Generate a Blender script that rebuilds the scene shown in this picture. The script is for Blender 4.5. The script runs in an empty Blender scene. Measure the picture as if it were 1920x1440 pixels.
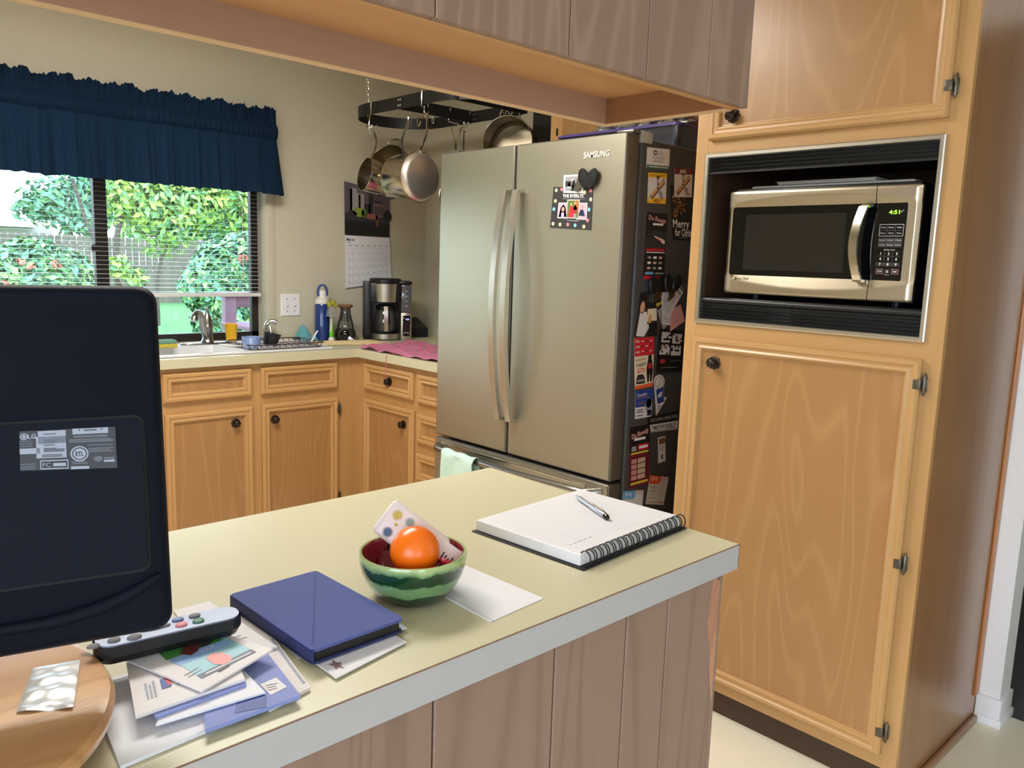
import bpy, bmesh, math, random
from mathutils import Matrix, Vector
random.seed(7)
S = bpy.context.scene
COL = S.collection
PI = math.pi

# ---------------------------------------------------------------- camera
CP = Vector((-1.1176, -0.6397, 1.3436)); YAW, PIT, ROL, FPX = 46.4614, -8.5468, 1.8988, 1517.7155
_y, _p, _r = map(math.radians, (YAW, PIT, ROL))
FW = Vector((math.cos(_y)*math.cos(_p), math.sin(_y)*math.cos(_p), math.sin(_p)))
_rr = Vector((math.sin(_y), -math.cos(_y), 0)); _uu = _rr.cross(FW)
RT = math.cos(_r)*_rr + math.sin(_r)*_uu
UP = -math.sin(_r)*_rr + math.cos(_r)*_uu
cd = bpy.data.cameras.new('camera'); cam = bpy.data.objects.new('camera', cd); COL.objects.link(cam)
cd.sensor_width = 36; cd.sensor_fit = 'HORIZONTAL'; cd.lens = 36*FPX/1920; cd.clip_start = .02; cd.clip_end = 300
m = Matrix.Identity(4)
for i in range(3):
    m[i][0], m[i][1], m[i][2], m[i][3] = RT[i], UP[i], -FW[i], CP[i]
cam.matrix_world = m
S.camera = cam

def ray(px, py): return FW + RT*((px-960)/FPX) - UP*((py-720)/FPX)
def on(px, py, ax, val):            # the point of a real plane (wall, counter, door front) seen at a measured spot
    d = ray(px, py); i = 'xyz'.index(ax); return CP + d*((val-CP[i])/d[i])
def onM(px, py, M):                 # same on any plane given by its frame; returns (u, v)
    n = M.to_3x3() @ Vector((0, 0, 1)); o = M.translation; d = ray(px, py)
    p = CP + d*((o-CP).dot(n)/d.dot(n)); q = M.inverted() @ p; return (q.x, q.y)

# ---------------------------------------------------------------- colours and materials
def lin(c):
    return tuple(((v/255)/12.92 if v/255 <= .04045 else ((v/255+.055)/1.055)**2.4) for v in c)
def node(nt, t, **k):
    n = nt.nodes.new(t)
    for a, b in k.items(): setattr(n, a, b)
    return n
MATS = {}
def mat(name, rgb=(200, 200, 200), rough=.5, metal=0., spec=.5, var=.06, vs=30, bump=0., bs=200, coat=0., trans=0., emit=None, es=1., alpha=1., aniso=None, sheen=0.):
    if name in MATS: return MATS[name]
    mt = bpy.data.materials.new(name); mt.use_nodes = True; nt = mt.node_tree
    b = nt.nodes['Principled BSDF']; L = nt.links
    c = lin(rgb)
    b.inputs['Roughness'].default_value = rough; b.inputs['Metallic'].default_value = metal
    b.inputs['Specular IOR Level'].default_value = spec; b.inputs['Coat Weight'].default_value = coat
    b.inputs['Transmission Weight'].default_value = trans; b.inputs['Sheen Weight'].default_value = sheen
    tc = node(nt, 'ShaderNodeTexCoord'); nz = node(nt, 'ShaderNodeTexNoise'); nz.inputs['Scale'].default_value = vs; nz.inputs['Detail'].default_value = 3
    mp = node(nt, 'ShaderNodeMapping'); L.new(tc.outputs['Object'], mp.inputs[0]); L.new(mp.outputs[0], nz.inputs['Vector'])
    if aniso: mp.inputs['Scale'].default_value = aniso
    mx = node(nt, 'ShaderNodeMix', data_type='RGBA')
    mx.inputs['A'].default_value = (*[max(0, v*(1-var)) for v in c], 1); mx.inputs['B'].default_value = (*[min(1, v*(1+var)) for v in c], 1)
    L.new(nz.outputs['Fac'], mx.inputs['Factor']); L.new(mx.outputs['Result'], b.inputs['Base Color'])
    if bump:
        n2 = node(nt, 'ShaderNodeTexNoise'); n2.inputs['Scale'].default_value = bs; n2.inputs['Detail'].default_value = 2
        L.new(mp.outputs[0], n2.inputs['Vector'])
        bp = node(nt, 'ShaderNodeBump'); bp.inputs['Strength'].default_value = bump; bp.inputs['Distance'].default_value = .002
        L.new(n2.outputs['Fac'], bp.inputs['Height']); L.new(bp.outputs[0], b.inputs['Normal'])
    if emit: b.inputs['Emission Color'].default_value = (*lin(emit), 1); b.inputs['Emission Strength'].default_value = es
    b.inputs['Alpha'].default_value = alpha
    mt.diffuse_color = (*c, 1); MATS[name] = mt; return mt

def wood(name, light, dark, axis='z', s=1., lines=.5, rough=.38, coat=.25, off=(0, 0, 0), freq=55, bump=.15, pinch=.13, pwr=3):
    if name in MATS: return MATS[name]
    mt = bpy.data.materials.new(name); mt.use_nodes = True; nt = mt.node_tree; L = nt.links; b = nt.nodes['Principled BSDF']
    b.inputs['Roughness'].default_value = rough; b.inputs['Coat Weight'].default_value = coat; b.inputs['Coat Roughness'].default_value = .22
    tc = node(nt, 'ShaderNodeTexCoord'); ai = 'xyz'.index(axis)
    def mapped(ac, al):
        mp = node(nt, 'ShaderNodeMapping'); sc = [ac*s]*3; sc[ai] = al*s
        mp.inputs['Scale'].default_value = sc; mp.inputs['Location'].default_value = off
        L.new(tc.outputs['Object'], mp.inputs[0]); return mp.outputs[0]
    def noise(v, sc, det=2, dist=0):
        n = node(nt, 'ShaderNodeTexNoise'); n.inputs['Scale'].default_value = sc; n.inputs['Detail'].default_value = det; n.inputs['Distortion'].default_value = dist
        L.new(v, n.inputs['Vector']); return n.outputs['Fac']
    def mth(op, a, bb=None):
        n = node(nt, 'ShaderNodeMath', operation=op)
        for i, x in enumerate((a, bb)):
            if x is None: continue
            if isinstance(x, (int, float)): n.inputs[i].default_value = x
            else: L.new(x, n.inputs[i])
        return n.outputs[0]
    big = noise(mapped(3.6, .42), 1.0, 2, .4)
    ring = mth('SINE', mth('MULTIPLY', big, freq))
    ring = mth('POWER', mth('MULTIPLY_ADD', ring, .5), pwr)
    nd = ring.node.inputs[0].links[0].from_node; nd.inputs[2].default_value = .5
    fine = noise(mapped(160, 3.5), 1.0, 2)
    wide = noise(mapped(2.5, .8), 1.0, 3)
    f = mth('ADD', mth('MULTIPLY', ring, lines), mth('MULTIPLY', fine, pinch*2))
    f = mth('ADD', f, mth('MULTIPLY', wide, .35)); f = mth('SUBTRACT', f, .26)
    cl = node(nt, 'ShaderNodeClamp'); L.new(f, cl.inputs[0])
    mx = node(nt, 'ShaderNodeMix', data_type='RGBA'); mx.inputs['A'].default_value = (*lin(light), 1); mx.inputs['B'].default_value = (*lin(dark), 1)
    L.new(cl.outputs[0], mx.inputs['Factor']); L.new(mx.outputs['Result'], b.inputs['Base Color'])
    bp = node(nt, 'ShaderNodeBump'); bp.inputs['Strength'].default_value = bump; bp.inputs['Distance'].default_value = .001
    L.new(fine, bp.inputs['Height']); L.new(bp.outputs[0], b.inputs['Normal'])
    mt.diffuse_color = (*lin(light), 1); MATS[name] = mt; return mt

def glassy(name, tint=(235, 240, 240), refl=.12, rough=.02, body=0., bodycol=(255, 255, 255)):
    """thin clear sheet: see-through with a little mirror, optionally a little milky body"""
    if name in MATS: return MATS[name]
    mt = bpy.data.materials.new(name); mt.use_nodes = True; nt = mt.node_tree; L = nt.links
    nt.nodes.remove(nt.nodes['Principled BSDF']); out = nt.nodes['Material Output']
    t = node(nt, 'ShaderNodeBsdfTransparent'); t.inputs[0].default_value = (*lin(tint), 1)
    g = node(nt, 'ShaderNodeBsdfGlossy'); g.inputs['Roughness'].default_value = rough
    fr = node(nt, 'ShaderNodeFresnel'); fr.inputs[0].default_value = 1.45
    ml = node(nt, 'ShaderNodeMath', operation='MULTIPLY_ADD'); ml.inputs[1].default_value = 1.; ml.inputs[2].default_value = refl*.4
    L.new(fr.outputs[0], ml.inputs[0])
    m1 = node(nt, 'ShaderNodeMixShader'); L.new(ml.outputs[0], m1.inputs[0]); L.new(t.outputs[0], m1.inputs[1]); L.new(g.outputs[0], m1.inputs[2])
    last = m1
    if body:
        d = node(nt, 'ShaderNodeBsdfDiffuse'); d.inputs[0].default_value = (*lin(bodycol), 1)
        m2 = node(nt, 'ShaderNodeMixShader'); m2.inputs[0].default_value = body; L.new(m1.outputs[0], m2.inputs[1]); L.new(d.outputs[0], m2.inputs[2]); last = m2
    L.new(last.outputs[0], out.inputs[0]); MATS[name] = mt; return mt

# ---------------------------------------------------------------- mesh builder
def FX(x): return Matrix(((0, 0, -1, x), (-1, 0, 0, 0), (0, 1, 0, 0), (0, 0, 0, 1)))      # faces -X: u=-y, v=z, w out
def FY(y): return Matrix(((1, 0, 0, 0), (0, 0, -1, y), (0, 1, 0, 0), (0, 0, 0, 1)))       # faces -Y: u=x,  v=z, w out
def FZ(z): return Matrix(((1, 0, 0, 0), (0, 1, 0, 0), (0, 0, 1, z), (0, 0, 0, 1)))
def frame(o, u, v):
    u = Vector(u).normalized(); w = u.cross(Vector(v)).normalized(); v = w.cross(u)
    M = Matrix.Identity(4)
    for i in range(3): M[i][0], M[i][1], M[i][2], M[i][3] = u[i], v[i], w[i], o[i]
    return M
def T(x, y, z): return Matrix.Translation((x, y, z))
_textcache = {}
def textmesh(s, bold=0.):
    k = (s, bold)
    if k in _textcache: return _textcache[k]
    cu = bpy.data.curves.new('t', 'FONT'); cu.body = s; cu.size = 1; cu.offset = bold; cu.resolution_u = 2
    ob = bpy.data.objects.new('t', cu); COL.objects.link(ob)
    dg = bpy.context.evaluated_depsgraph_get(); me = bpy.data.meshes.new_from_object(ob.evaluated_get(dg))
    vs = [v.co.copy() for v in me.vertices]; fs = [tuple(p.vertices) for p in me.polygons]
    bpy.data.objects.remove(ob); bpy.data.curves.remove(cu); bpy.data.meshes.remove(me)
    if vs:
        x0 = min(v.x for v in vs); x1 = max(v.x for v in vs); y0 = min(v.y for v in vs); y1 = max(v.y for v in vs)
    else: x0 = y0 = 0; x1 = y1 = 1
    _textcache[k] = (vs, fs, x0, x1, y0, y1); return _textcache[k]

class MB:
    def __init__(s): s.v = []; s.f = []; s.mi = []; s.sm = []; s.mats = []
    def _m(s, mt):
        if mt not in s.mats: s.mats.append(mt)
        return s.mats.index(mt)
    def add(s, vs, fs, mt, smooth=False, M=None):
        n = len(s.v)
        s.v += [(M @ Vector(p)) if M is not None else Vector(p) for p in vs]
        i = s._m(mt)
        for f in fs: s.f.append(tuple(n+k for k in f)); s.mi.append(i); s.sm.append(smooth)
        return s
    def bmadd(s, bm, mt, smooth=False, M=None):
        bm.verts.index_update(); vs = [v.co.copy() for v in bm.verts]; fs = [tuple(v.index for v in f.verts) for f in bm.faces]
        bm.free(); return s.add(vs, fs, mt, smooth, M)
    def box(s, a, b, mt, bev=0., seg=2, M=None, smooth=None):
        lo = [min(p, q) for p, q in zip(a, b)]; hi = [max(p, q) for p, q in zip(a, b)]
        bm = bmesh.new(); bmesh.ops.create_cube(bm, size=1)
        for v in bm.verts:
            for i in range(3): v.co[i] = lo[i] if v.co[i] < 0 else hi[i]
        if bev:
            bev = min(bev, .49*min(h-l for l, h in zip(lo, hi)))
            bmesh.ops.bevel(bm, geom=list(bm.edges), offset=bev, segments=seg, profile=.5, affect='EDGES')
        return s.bmadd(bm, mt, bool(bev) and seg > 1 if smooth is None else smooth, M)
    def lathe(s, prof, mt, n=32, M=None, smooth=True, lobes=None, arc=None):
        vs = []; fs = []; k = len(prof)
        full = arc is None; a0, a1 = (0, 2*PI) if full else arc
        cols = n if full else n+1
        for i in range(cols):
            a = a0+(a1-a0)*i/n
            for (r, h) in prof:
                q = r*(1+(lobes[1]*math.cos(lobes[0]*a) if lobes else 0)); vs.append((q*math.cos(a), q*math.sin(a), h))
        for i in range(n):
            j = (i+1) % cols
            for p in range(k-1): fs.append((i*k+p, j*k+p, j*k+p+1, i*k+p+1))
        return s.add(vs, fs, mt, smooth, M)
    def tube(s, pts, r, mt, n=8, M=None, caps=True, smooth=True, closed=False, flat=1.):
        P = [Vector(p) for p in pts]; K = len(P); rs = r if isinstance(r, (list, tuple)) else [r]*K
        vs = []; fs = []; up = None
        for i in range(K):
            if closed: t = (P[(i+1) % K]-P[i-1])
            else: t = P[min(i+1, K-1)]-P[max(i-1, 0)]
            t = t.normalized() if t.length else Vector((0, 0, 1))
            if up is None: up = t.orthogonal().normalized()
            up = (up - t*up.dot(t)); up = up.normalized() if up.length > 1e-6 else t.orthogonal().normalized()
            q = t.cross(up)
            for j in range(n):
                a = 2*PI*j/n; vs.append(P[i]+(up*math.cos(a)+q*math.sin(a)*flat)*rs[i])
        for i in range(K if closed else K-1):
            i2 = (i+1) % K
            for j in range(n): fs.append((i*n+j, i*n+(j+1) % n, i2*n+(j+1) % n, i2*n+j))
        if caps and not closed: fs += [tuple(range(n-1, -1, -1)), tuple((K-1)*n+j for j in range(n))]
        return s.add(vs, fs, mt, smooth, M)
    def strip(s, pts, w, t, mt, side, M=None, smooth=True):      # flat bar following pts; 'side' = width direction
        P = [Vector(p) for p in pts]; sd = Vector(side).normalized(); vs = []; fs = []
        K = len(P)
        for i in range(K):
            tg = (P[min(i+1, K-1)]-P[max(i-1, 0)]).normalized(); nn = tg.cross(sd).normalized()
            for a, b in ((-1, -1), (1, -1), (1, 1), (-1, 1)): vs.append(P[i]+sd*(a*w/2)+nn*(b*t/2))
        for i in range(K-1):
            for j in range(4): fs.append((i*4+j, i*4+(j+1) % 4, i*4+4+(j+1) % 4, i*4+4+j))
        fs += [(3, 2, 1, 0), tuple((K-1)*4+j for j in range(4))]
        return s.add(vs, fs, mt, smooth, M)
    def prism(s, poly, z0, z1, mt, M=None, side=None, smooth=False):
        n = len(poly)
        s.add([(x, y, z1) for x, y in poly], [tuple(range(n))], mt, smooth, M)
        s.add([(x, y, z0) for x, y in poly], [tuple(range(n-1, -1, -1))], mt, smooth, M)
        vs = [(x, y, z0) for x, y in poly]+[(x, y, z1) for x, y in poly]
        return s.add(vs, [(i, (i+1) % n, n+(i+1) % n, n+i) for i in range(n)], side or mt, smooth, M)
    def poly(s, pts, w, mt, M=None):
        a = sum(pts[i][0]*pts[(i+1) % len(pts)][1]-pts[(i+1) % len(pts)][0]*pts[i][1] for i in range(len(pts)))
        if a < 0: pts = pts[::-1]
        return s.add([(x, y, w) for x, y in pts], [tuple(range(len(pts)))], mt, False, M)
    def rect(s, u0, v0, u1, v1, w, mt, M=None): return s.poly([(u0, v0), (u1, v0), (u1, v1), (u0, v1)], w, mt, M)
    def ell(s, u, v, a, b, w, mt, M=None, n=20, rot=0):
        c, sn = math.cos(rot), math.sin(rot)
        return s.poly([(u+a*math.cos(t)*c-b*math.sin(t)*sn, v+a*math.cos(t)*sn+b*math.sin(t)*c) for t in [2*PI*i/n for i in range(n)]], w, mt, M)
    def rings(s, x0, y0, x1, y1, prof, mt, M=None, mt2=None, cap=True, capmat=None):   # mitred moulding round a rectangle; prof = (inset, height)
        vs = []; fa = []; fb = []
        for i, h in prof: vs += [(x0+i, y0+i, h), (x1-i, y0+i, h), (x1-i, y1-i, h), (x0+i, y1-i, h)]
        for k in range(len(prof)-1):
            for j in range(4):
                f = (k*4+j, k*4+(j+1) % 4, k*4+4+(j+1) % 4, k*4+4+j)
                (fa if j % 2 else fb).append(f)
        s.add(vs, fa, mt, False, M); s.add(vs, fb, mt2 or mt, False, M)
        if cap:
            k = (len(prof)-1)*4; s.add([vs[k+j] for j in range(4)], [(0, 1, 2, 3)], capmat or mt, False, M)
        return s
    def text(s, str_, u, v, h, mt, w=0., M=None, align='C', bold=0., width=None, extr=0., rot=0., map_=None, depthmat=None):
        vs, fs, x0, x1, y0, y1 = textmesh(str_, bold)
        if not vs: return s
        sc = h/.72; sx = sc if width is None else width/max(1e-6, (x1-x0))
        ox = {'C': (x0+x1)/2, 'L': x0, 'R': x1}[align]; c, sn = math.cos(rot), math.sin(rot)
        P = []
        for p in vs:
            a = (p.x-ox)*sx; b = (p.y-.36)*sc
            P.append((u+a*c-b*sn, v+a*sn+b*c, w))
        if map_: P = [(*map_(x, y), z) for x, y, z in P]
        s.add(P, fs, mt, False, M)
        if extr:
            bm = bmesh.new(); V = [bm.verts.new(q) for q in P]
            for f in fs:
                try: bm.faces.new([V[i] for i in f])
                except ValueError: pass
            r = bmesh.ops.extrude_face_region(bm, geom=list(bm.faces))
            for g in r['geom']:
                if isinstance(g, bmesh.types.BMVert): g.co.z += extr
            bmesh.ops.recalc_face_normals(bm, faces=list(bm.faces)); s.bmadd(bm, mt, False, M)
        return s
    def sheet(s, fn, nu, nv, mt, M=None, smooth=True, thick=0.):
        vs = [fn(i/nu, j/nv) for i in range(nu+1) for j in range(nv+1)]
        fs = [(i*(nv+1)+j, (i+1)*(nv+1)+j, (i+1)*(nv+1)+j+1, i*(nv+1)+j+1) for i in range(nu) for j in range(nv)]
        if thick:
            bm = bmesh.new(); V = [bm.verts.new(p) for p in vs]
            for f in fs: bm.faces.new([V[i] for i in f])
            bm.normal_update(); bmesh.ops.solidify(bm, geom=list(bm.faces), thickness=thick); return s.bmadd(bm, mt, smooth, M)
        return s.add(vs, fs, mt, smooth, M)
    def build(s, name, parent=None, loc=None, sub=0):
        me = bpy.data.meshes.new(name)
        o = bpy.data.objects.new(name, me); COL.objects.link(o)
        base = Vector((0, 0, 0))
        if parent is not None:
            o.parent = parent; q = parent
            while q is not None: base += q.location; q = q.parent
        elif loc is not None: base = Vector(loc); o.location = base
        me.from_pydata([tuple(p-base) for p in s.v], [], s.f)
        for mt in s.mats: me.materials.append(mt)
        me.polygons.foreach_set('material_index', s.mi); me.polygons.foreach_set('use_smooth', s.sm); me.update()
        if any(s.sm) and not all(s.sm) or any(s.sm):
            try: me.set_sharp_from_angle(angle=math.radians(38))
            except Exception: pass
        return o

def tag(o, label, cat, group=None, kind=None):
    o['label'] = label; o['category'] = cat
    if group: o['group'] = group
    if kind: o['kind'] = kind
    return o
def thing(name, loc, label, cat, group=None):
    o = bpy.data.objects.new(name, None); COL.objects.link(o); o.location = loc; o.empty_display_size = .02
    return tag(o, label, cat, group)
def struct(o): o['kind'] = 'structure'; return o
def rrect(x0, y0, x1, y1, r, n=5):
    P = []
    for cx, cy, a in ((x1-r, y0+r, -PI/2), (x1-r, y1-r, 0), (x0+r, y1-r, PI/2), (x0+r, y0+r, PI)):
        for i in range(n+1): P.append((cx+r*math.cos(a+PI/2*i/n), cy+r*math.sin(a+PI/2*i/n)))
    return P
def bez(p0, p1, p2, p3, n=12):
    P = [Vector(p) for p in (p0, p1, p2, p3)]
    return [((1-t)**3*P[0]+3*(1-t)**2*t*P[1]+3*(1-t)*t*t*P[2]+t**3*P[3]) for t in [i/n for i in range(n+1)]]
def spline(pts, n=6):
    P = [Vector(p) for p in pts]; out = []
    for i in range(len(P)-1):
        a = P[max(i-1, 0)]; b = P[i]; c = P[i+1]; d = P[min(i+2, len(P)-1)]
        for k in range(n):
            t = k/n; out.append(.5*((2*b)+(c-a)*t+(2*a-5*b+4*c-d)*t*t+(3*b-a-3*c+d)*t**3))
    out.append(P[-1]); return out
KITCHEN_W, SKY, EXPO = 53, 8.0, 0.05
# ---------------------------------------------------------------- materials
Mwall = mat('beige_wall_paint', (202, 195, 174), .75, var=.03, bump=.25, bs=120)
Mceil = mat('ceiling_paint', (225, 220, 205), .85, bump=.3, bs=90)
Mwhite = mat('white_trim_paint', (236, 234, 236), .5, var=.04, vs=40)
Mfloor = mat('cream_vinyl', (246, 238, 216), .42, var=.05, vs=9)
Mcarpet = mat('dark_carpet', (92, 90, 92), .95, var=.5, vs=260, bump=1., bs=500)
Mlam = mat('cream_laminate', (198, 191, 160), .34, var=.03, vs=3)
Mlamedge = mat('pale_laminate_edge', (170, 166, 166), .45, var=.02)
Mlamline = mat('laminate_seam', (120, 86, 66), .6)
LW, DW = (188, 145, 93), (150, 106, 60)
Wv = wood('honey_birch_upright', LW, DW, 'z', 1., .12)
Wv2 = wood('honey_birch_panel', (162, 118, 72), (184, 142, 94), 'z', .8, .34, off=(3.1, 1.7, .6), freq=150, pwr=7)
Wx = wood('honey_birch_along_x', LW, DW, 'x', 1.2, .15, off=(1, 5, 2))
Wy = wood('honey_birch_along_y', LW, DW, 'y', 1.2, .15, off=(7, 1, 4))
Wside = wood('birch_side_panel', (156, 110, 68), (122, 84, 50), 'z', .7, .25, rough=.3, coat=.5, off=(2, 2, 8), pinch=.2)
Wtaupe = wood('taupe_ply', (138, 110, 94), (108, 83, 68), 'z', 1.1, .42, rough=.5, coat=.05, off=(4, 9, 1), freq=95, pwr=3)  # grooved ply in a plain taupe tone
Wtaupe2 = wood('birch_ply_daylight_tone', (132, 104, 88), (160, 130, 112), 'z', 1.1, .5, rough=.5, coat=.05, off=(14, 3, 5), freq=110, pwr=6)  # same birch, with bluish daylight painted into its colour
Wrail = wood('brown_rail_wood', (174, 138, 116), (128, 97, 80), 'x', .9, .5, rough=.5, coat=.05, off=(9, 2, 2), freq=22)
Wsoff = wood('orange_soffit_wood', (192, 142, 94), (164, 114, 70), 'x', .8, .3, rough=.45, coat=.1, off=(2, 8, 8), freq=25)
Wedge = wood('lit_rail_underside', (214, 178, 140), (190, 150, 112), 'x', 1., .1, rough=.6, coat=0)  # rail bottoms coloured paler to stand for the light on them
Mdark = mat('toe_kick_dark', (38, 28, 20), .8)
Mbronze = mat('aged_bronze', (58, 48, 38), .38, .85, var=.35, vs=180)
Mpewter = mat('pewter_hinge', (104, 98, 86), .42, .85, var=.25, vs=150)
Msteel = mat('brushed_steel', (190, 184, 168), .36, .92, var=.05, vs=8, bump=.06, bs=60, aniso=(1, 1, 40))
Msteel_f = mat('fridge_steel', (176, 170, 152), .40, .88, var=.04, vs=6, bump=.07, bs=40, aniso=(1, 1, 60))
Mchrome = mat('polished_steel', (214, 208, 196), .13, 1., var=.02)
Mpan = mat('pan_steel', (196, 186, 168), .17, 1., var=.05, vs=14)
Mpanin = mat('pan_inside_steel', (150, 138, 118), .3, 1., var=.08, vs=10)
Mnickel = mat('brushed_nickel', (164, 162, 158), .25, 1.)
Malu = mat('aluminium_trim', (208, 202, 190), .3, .95)
Mblk = mat('black_plastic', (20, 20, 22), .4)
Mblkg = mat('black_gloss', (8, 8, 9), .08)
Mblkm = mat('matte_black', (30, 29, 28), .6)
Mgrey = mat('fridge_side_grey', (74, 73, 74), .45, .25, var=.04)
Mlgrey = mat('light_grey_plastic', (168, 165, 158), .5)
Mwht = mat('white_paper', (224, 222, 226), .75, var=.02)
Mwht2 = mat('white_card', (214, 210, 210), .6, var=.02)
Mink = mat('black_ink', (24, 24, 28), .6)
Mgink = mat('grey_ink', (120, 118, 122), .7)
Mwprint = mat('white_print', (232, 230, 228), .6)

# ---------------------------------------------------------------- setting
YW, XW, ZC = 3.14, 1.75, 2.44
WX0, WX1, WZ0, WZ1 = -.69, .768, .918, 2.0
b = MB().box((-3.3, -3.3, -.1), (1.64, YW+.12, 0), Mfloor); b.box((1.64, .5, -.1), (XW+.1, YW+.12, 0), Mfloor); struct(b.build('floor'))
struct(MB().box((1.64, -3.3, -.1), (4.2, .5, -.004), Mcarpet).build('floor_hall'))
struct(MB().box((-3.3, -3.3, ZC), (4.2, YW+.12, ZC+.1), Mceil).build('ceiling'))
b = MB()
for lo, hi in (((-3.3, 0), (WX0, ZC)), ((WX1, 0), (XW+.12, ZC)), ((WX0, 0), (WX1, WZ0)), ((WX0, WZ1), (WX1, ZC))):
    b.box((lo[0], YW, lo[1]), (hi[0], YW+.12, hi[1]), Mwall)
struct(b.build('wall_back'))
struct(MB().box((XW, .5, 0), (XW+.12, YW, ZC), Mwall).build('wall_right'))
b = MB().box((1.54, -.022, 0), (1.64, .62, ZC), Mwhite); b.box((1.54, -3.3, 0), (1.64, -.95, ZC), Mwhite); b.box((1.54, -.95, 2.06), (1.64, -.022, ZC), Mwhite)
struct(b.build('wall_doorway'))
LY0, LY1, LZ0, LZ1 = -2.9, .0, .35, 2.15      # dining window in the left wall, out of the picture
b = MB(); b.box((-3.3, -3.3, 0), (-3.2, LY0, ZC), Mwall); b.box((-3.3, LY1, 0), (-3.2, YW, ZC), Mwall); b.box((-3.3, LY0, 0), (-3.2, LY1, LZ0), Mwall); b.box((-3.3, LY0, LZ1), (-3.2, LY1, ZC), Mwall)
struct(b.build('wall_left'))
DX0, DX1 = -2.2, -1.2          # glazed patio door behind the photographer
b = MB().box((-3.2, -3.3, 0), (DX0, -3.2, ZC), Mwall); b.box((DX1, -3.3, 0), (1.54, -3.2, ZC), Mwall); b.box((DX0, -3.3, 2.08), (DX1, -3.2, ZC), Mwall)
struct(b.build('wall_front'))
b = MB().box((4.1, -3.3, 0), (4.2, .6, ZC), Mwall); b.box((1.64, .5, -.1), (4.2, .6, ZC), Mwall); b.box((1.64, -3.3, -.1), (4.2, -3.2, ZC), Mwall)
struct(b.build('wall_hall'))
Mframe = mat('dark_bronze_window_frame', (44, 38, 34), .5, .3)
b = MB()
for x0, x1 in ((DX0, DX0+.05), (DX1-.05, DX1), ((DX0+DX1)/2-.04, (DX0+DX1)/2+.04)): b.box((x0, -3.27, 0), (x1, -3.22, 2.08), Mframe)
b.box((DX0, -3.27, 0), (DX1, -3.22, .05), Mframe); b.box((DX0, -3.27, 2.03), (DX1, -3.22, 2.08), Mframe); struct(b.build('door_1'))
b = MB(); b.rings(-LY1, LZ0, -LY0, LZ1, [(0, 0), (0, .03), (.04, .03), (.04, 0)], Mwhite, FX(-3.25), cap=False); b.box((-3.28, (LY0+LY1)/2-.03, LZ0), (-3.22, (LY0+LY1)/2+.03, LZ1), Mwhite); struct(b.build('window_2'))
# baseboard wrapped round the end of the doorway wall
b = MB().box((1.524, -.036, 0), (1.656, .04, .028), Mwhite, .004); b.box((1.53, -.03, 0), (1.65, .04, .088), Mwhite, .004)
struct(b.build('baseboard_right'))
# window: casing, frame, panes
b = MB().box((WX1, YW-.004, WZ0), (.818, YW+.002, WZ1+.05), Mwall, .002); b.box((WX0-.05, YW-.004, WZ0), (WX0, YW+.002, WZ1+.05), Mwall, .002)
struct(b.build('trim_1'))
YF = YW+.085
wf = MB()
wf.box((WX0, YF, WZ0), (WX1, YF+.03, .956), Mframe); wf.box((WX0, YF, 1.97), (WX1, YF+.03, WZ1), Mframe)
wf.box((WX0, YF, WZ0), (WX0+.034, YF+.03, WZ1), Mframe); wf.box((.734, YF, WZ0), (WX1, YF+.03, WZ1), Mframe)
wf.box((.014, YF-.005, WZ0), (.066, YF+.03, WZ1), Mframe)
wf = struct(wf.build('window_1'))
Mpane = glassy('window_glass', (246, 250, 250), .04)
MB().box((WX0+.03, YF+.012, .95), (.735, YF+.016, 1.975), Mpane).build('pane', wf)
MB().box((-.004, YF-.012, 1.33), (.012, YF-.004, 1.36), Mblk).build('latch', wf)

# ---------------------------------------------------------------- cabinet pieces
PROF = [(0, 0), (0, .013), (.005, .019), (.014, .0195), (.018, .016), (.024, .0155), (.029, .018), (.033, .0165), (.037, .008), (.039, .0075)]
def front(M, u0, v0, u1, v1, name, parent, stile=Wv, rail=Wy, panel=Wv2):
    b = MB(); b.rings(u0, v0, u1, v1, PROF, stile, M, mt2=rail, cap=True, capmat=panel); return b.build(name, parent)
def knob(M, u, v, parent, w=.0075):
    K = M @ T(u, v, w); b = MB()
    b.lathe([(0, 0), (.0195, 0), (.0195, .002), (.015, .0045), (.0065, .006), (.0055, .014), (.012, .016)], Mbronze, 32, K, lobes=(8, .07))
    b.lathe([(.011, .014), (.0155, .018), (.0155, .021), (.0135, .0235), (.0115, .0225), (.0095, .0245), (.006, .026), (.0045, .0245), (0, .0265)], Mbronze, 32, K, lobes=(8, .05))
    return b.build('knob', parent)
def hinge(M, u, v, parent, s=1):
    K = M @ T(u, v, 0); b = MB()
    b.box((-.010, -.017, 0), (.006, .017, .0035), Mpewter, .0015, M=K)
    b.tube([(.0, -.028, .006), (0, -.02, .008), (0, .02, .008), (0, .028, .006)], [.0015, .0048, .0048, .0015], Mpewter, 8, K)
    b.poly([(-.004, .017), (.004, .017), (0, .027)], .003, Mpewter, K); b.poly([(-.004, -.017), (0, -.027), (.004, -.017)], .003, Mpewter, K)
    b.box((-.022, -.012, .017), (-.004, .012, .0205), Mpewter, .0012, M=K)
    return b.build('hinge', parent)

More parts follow.
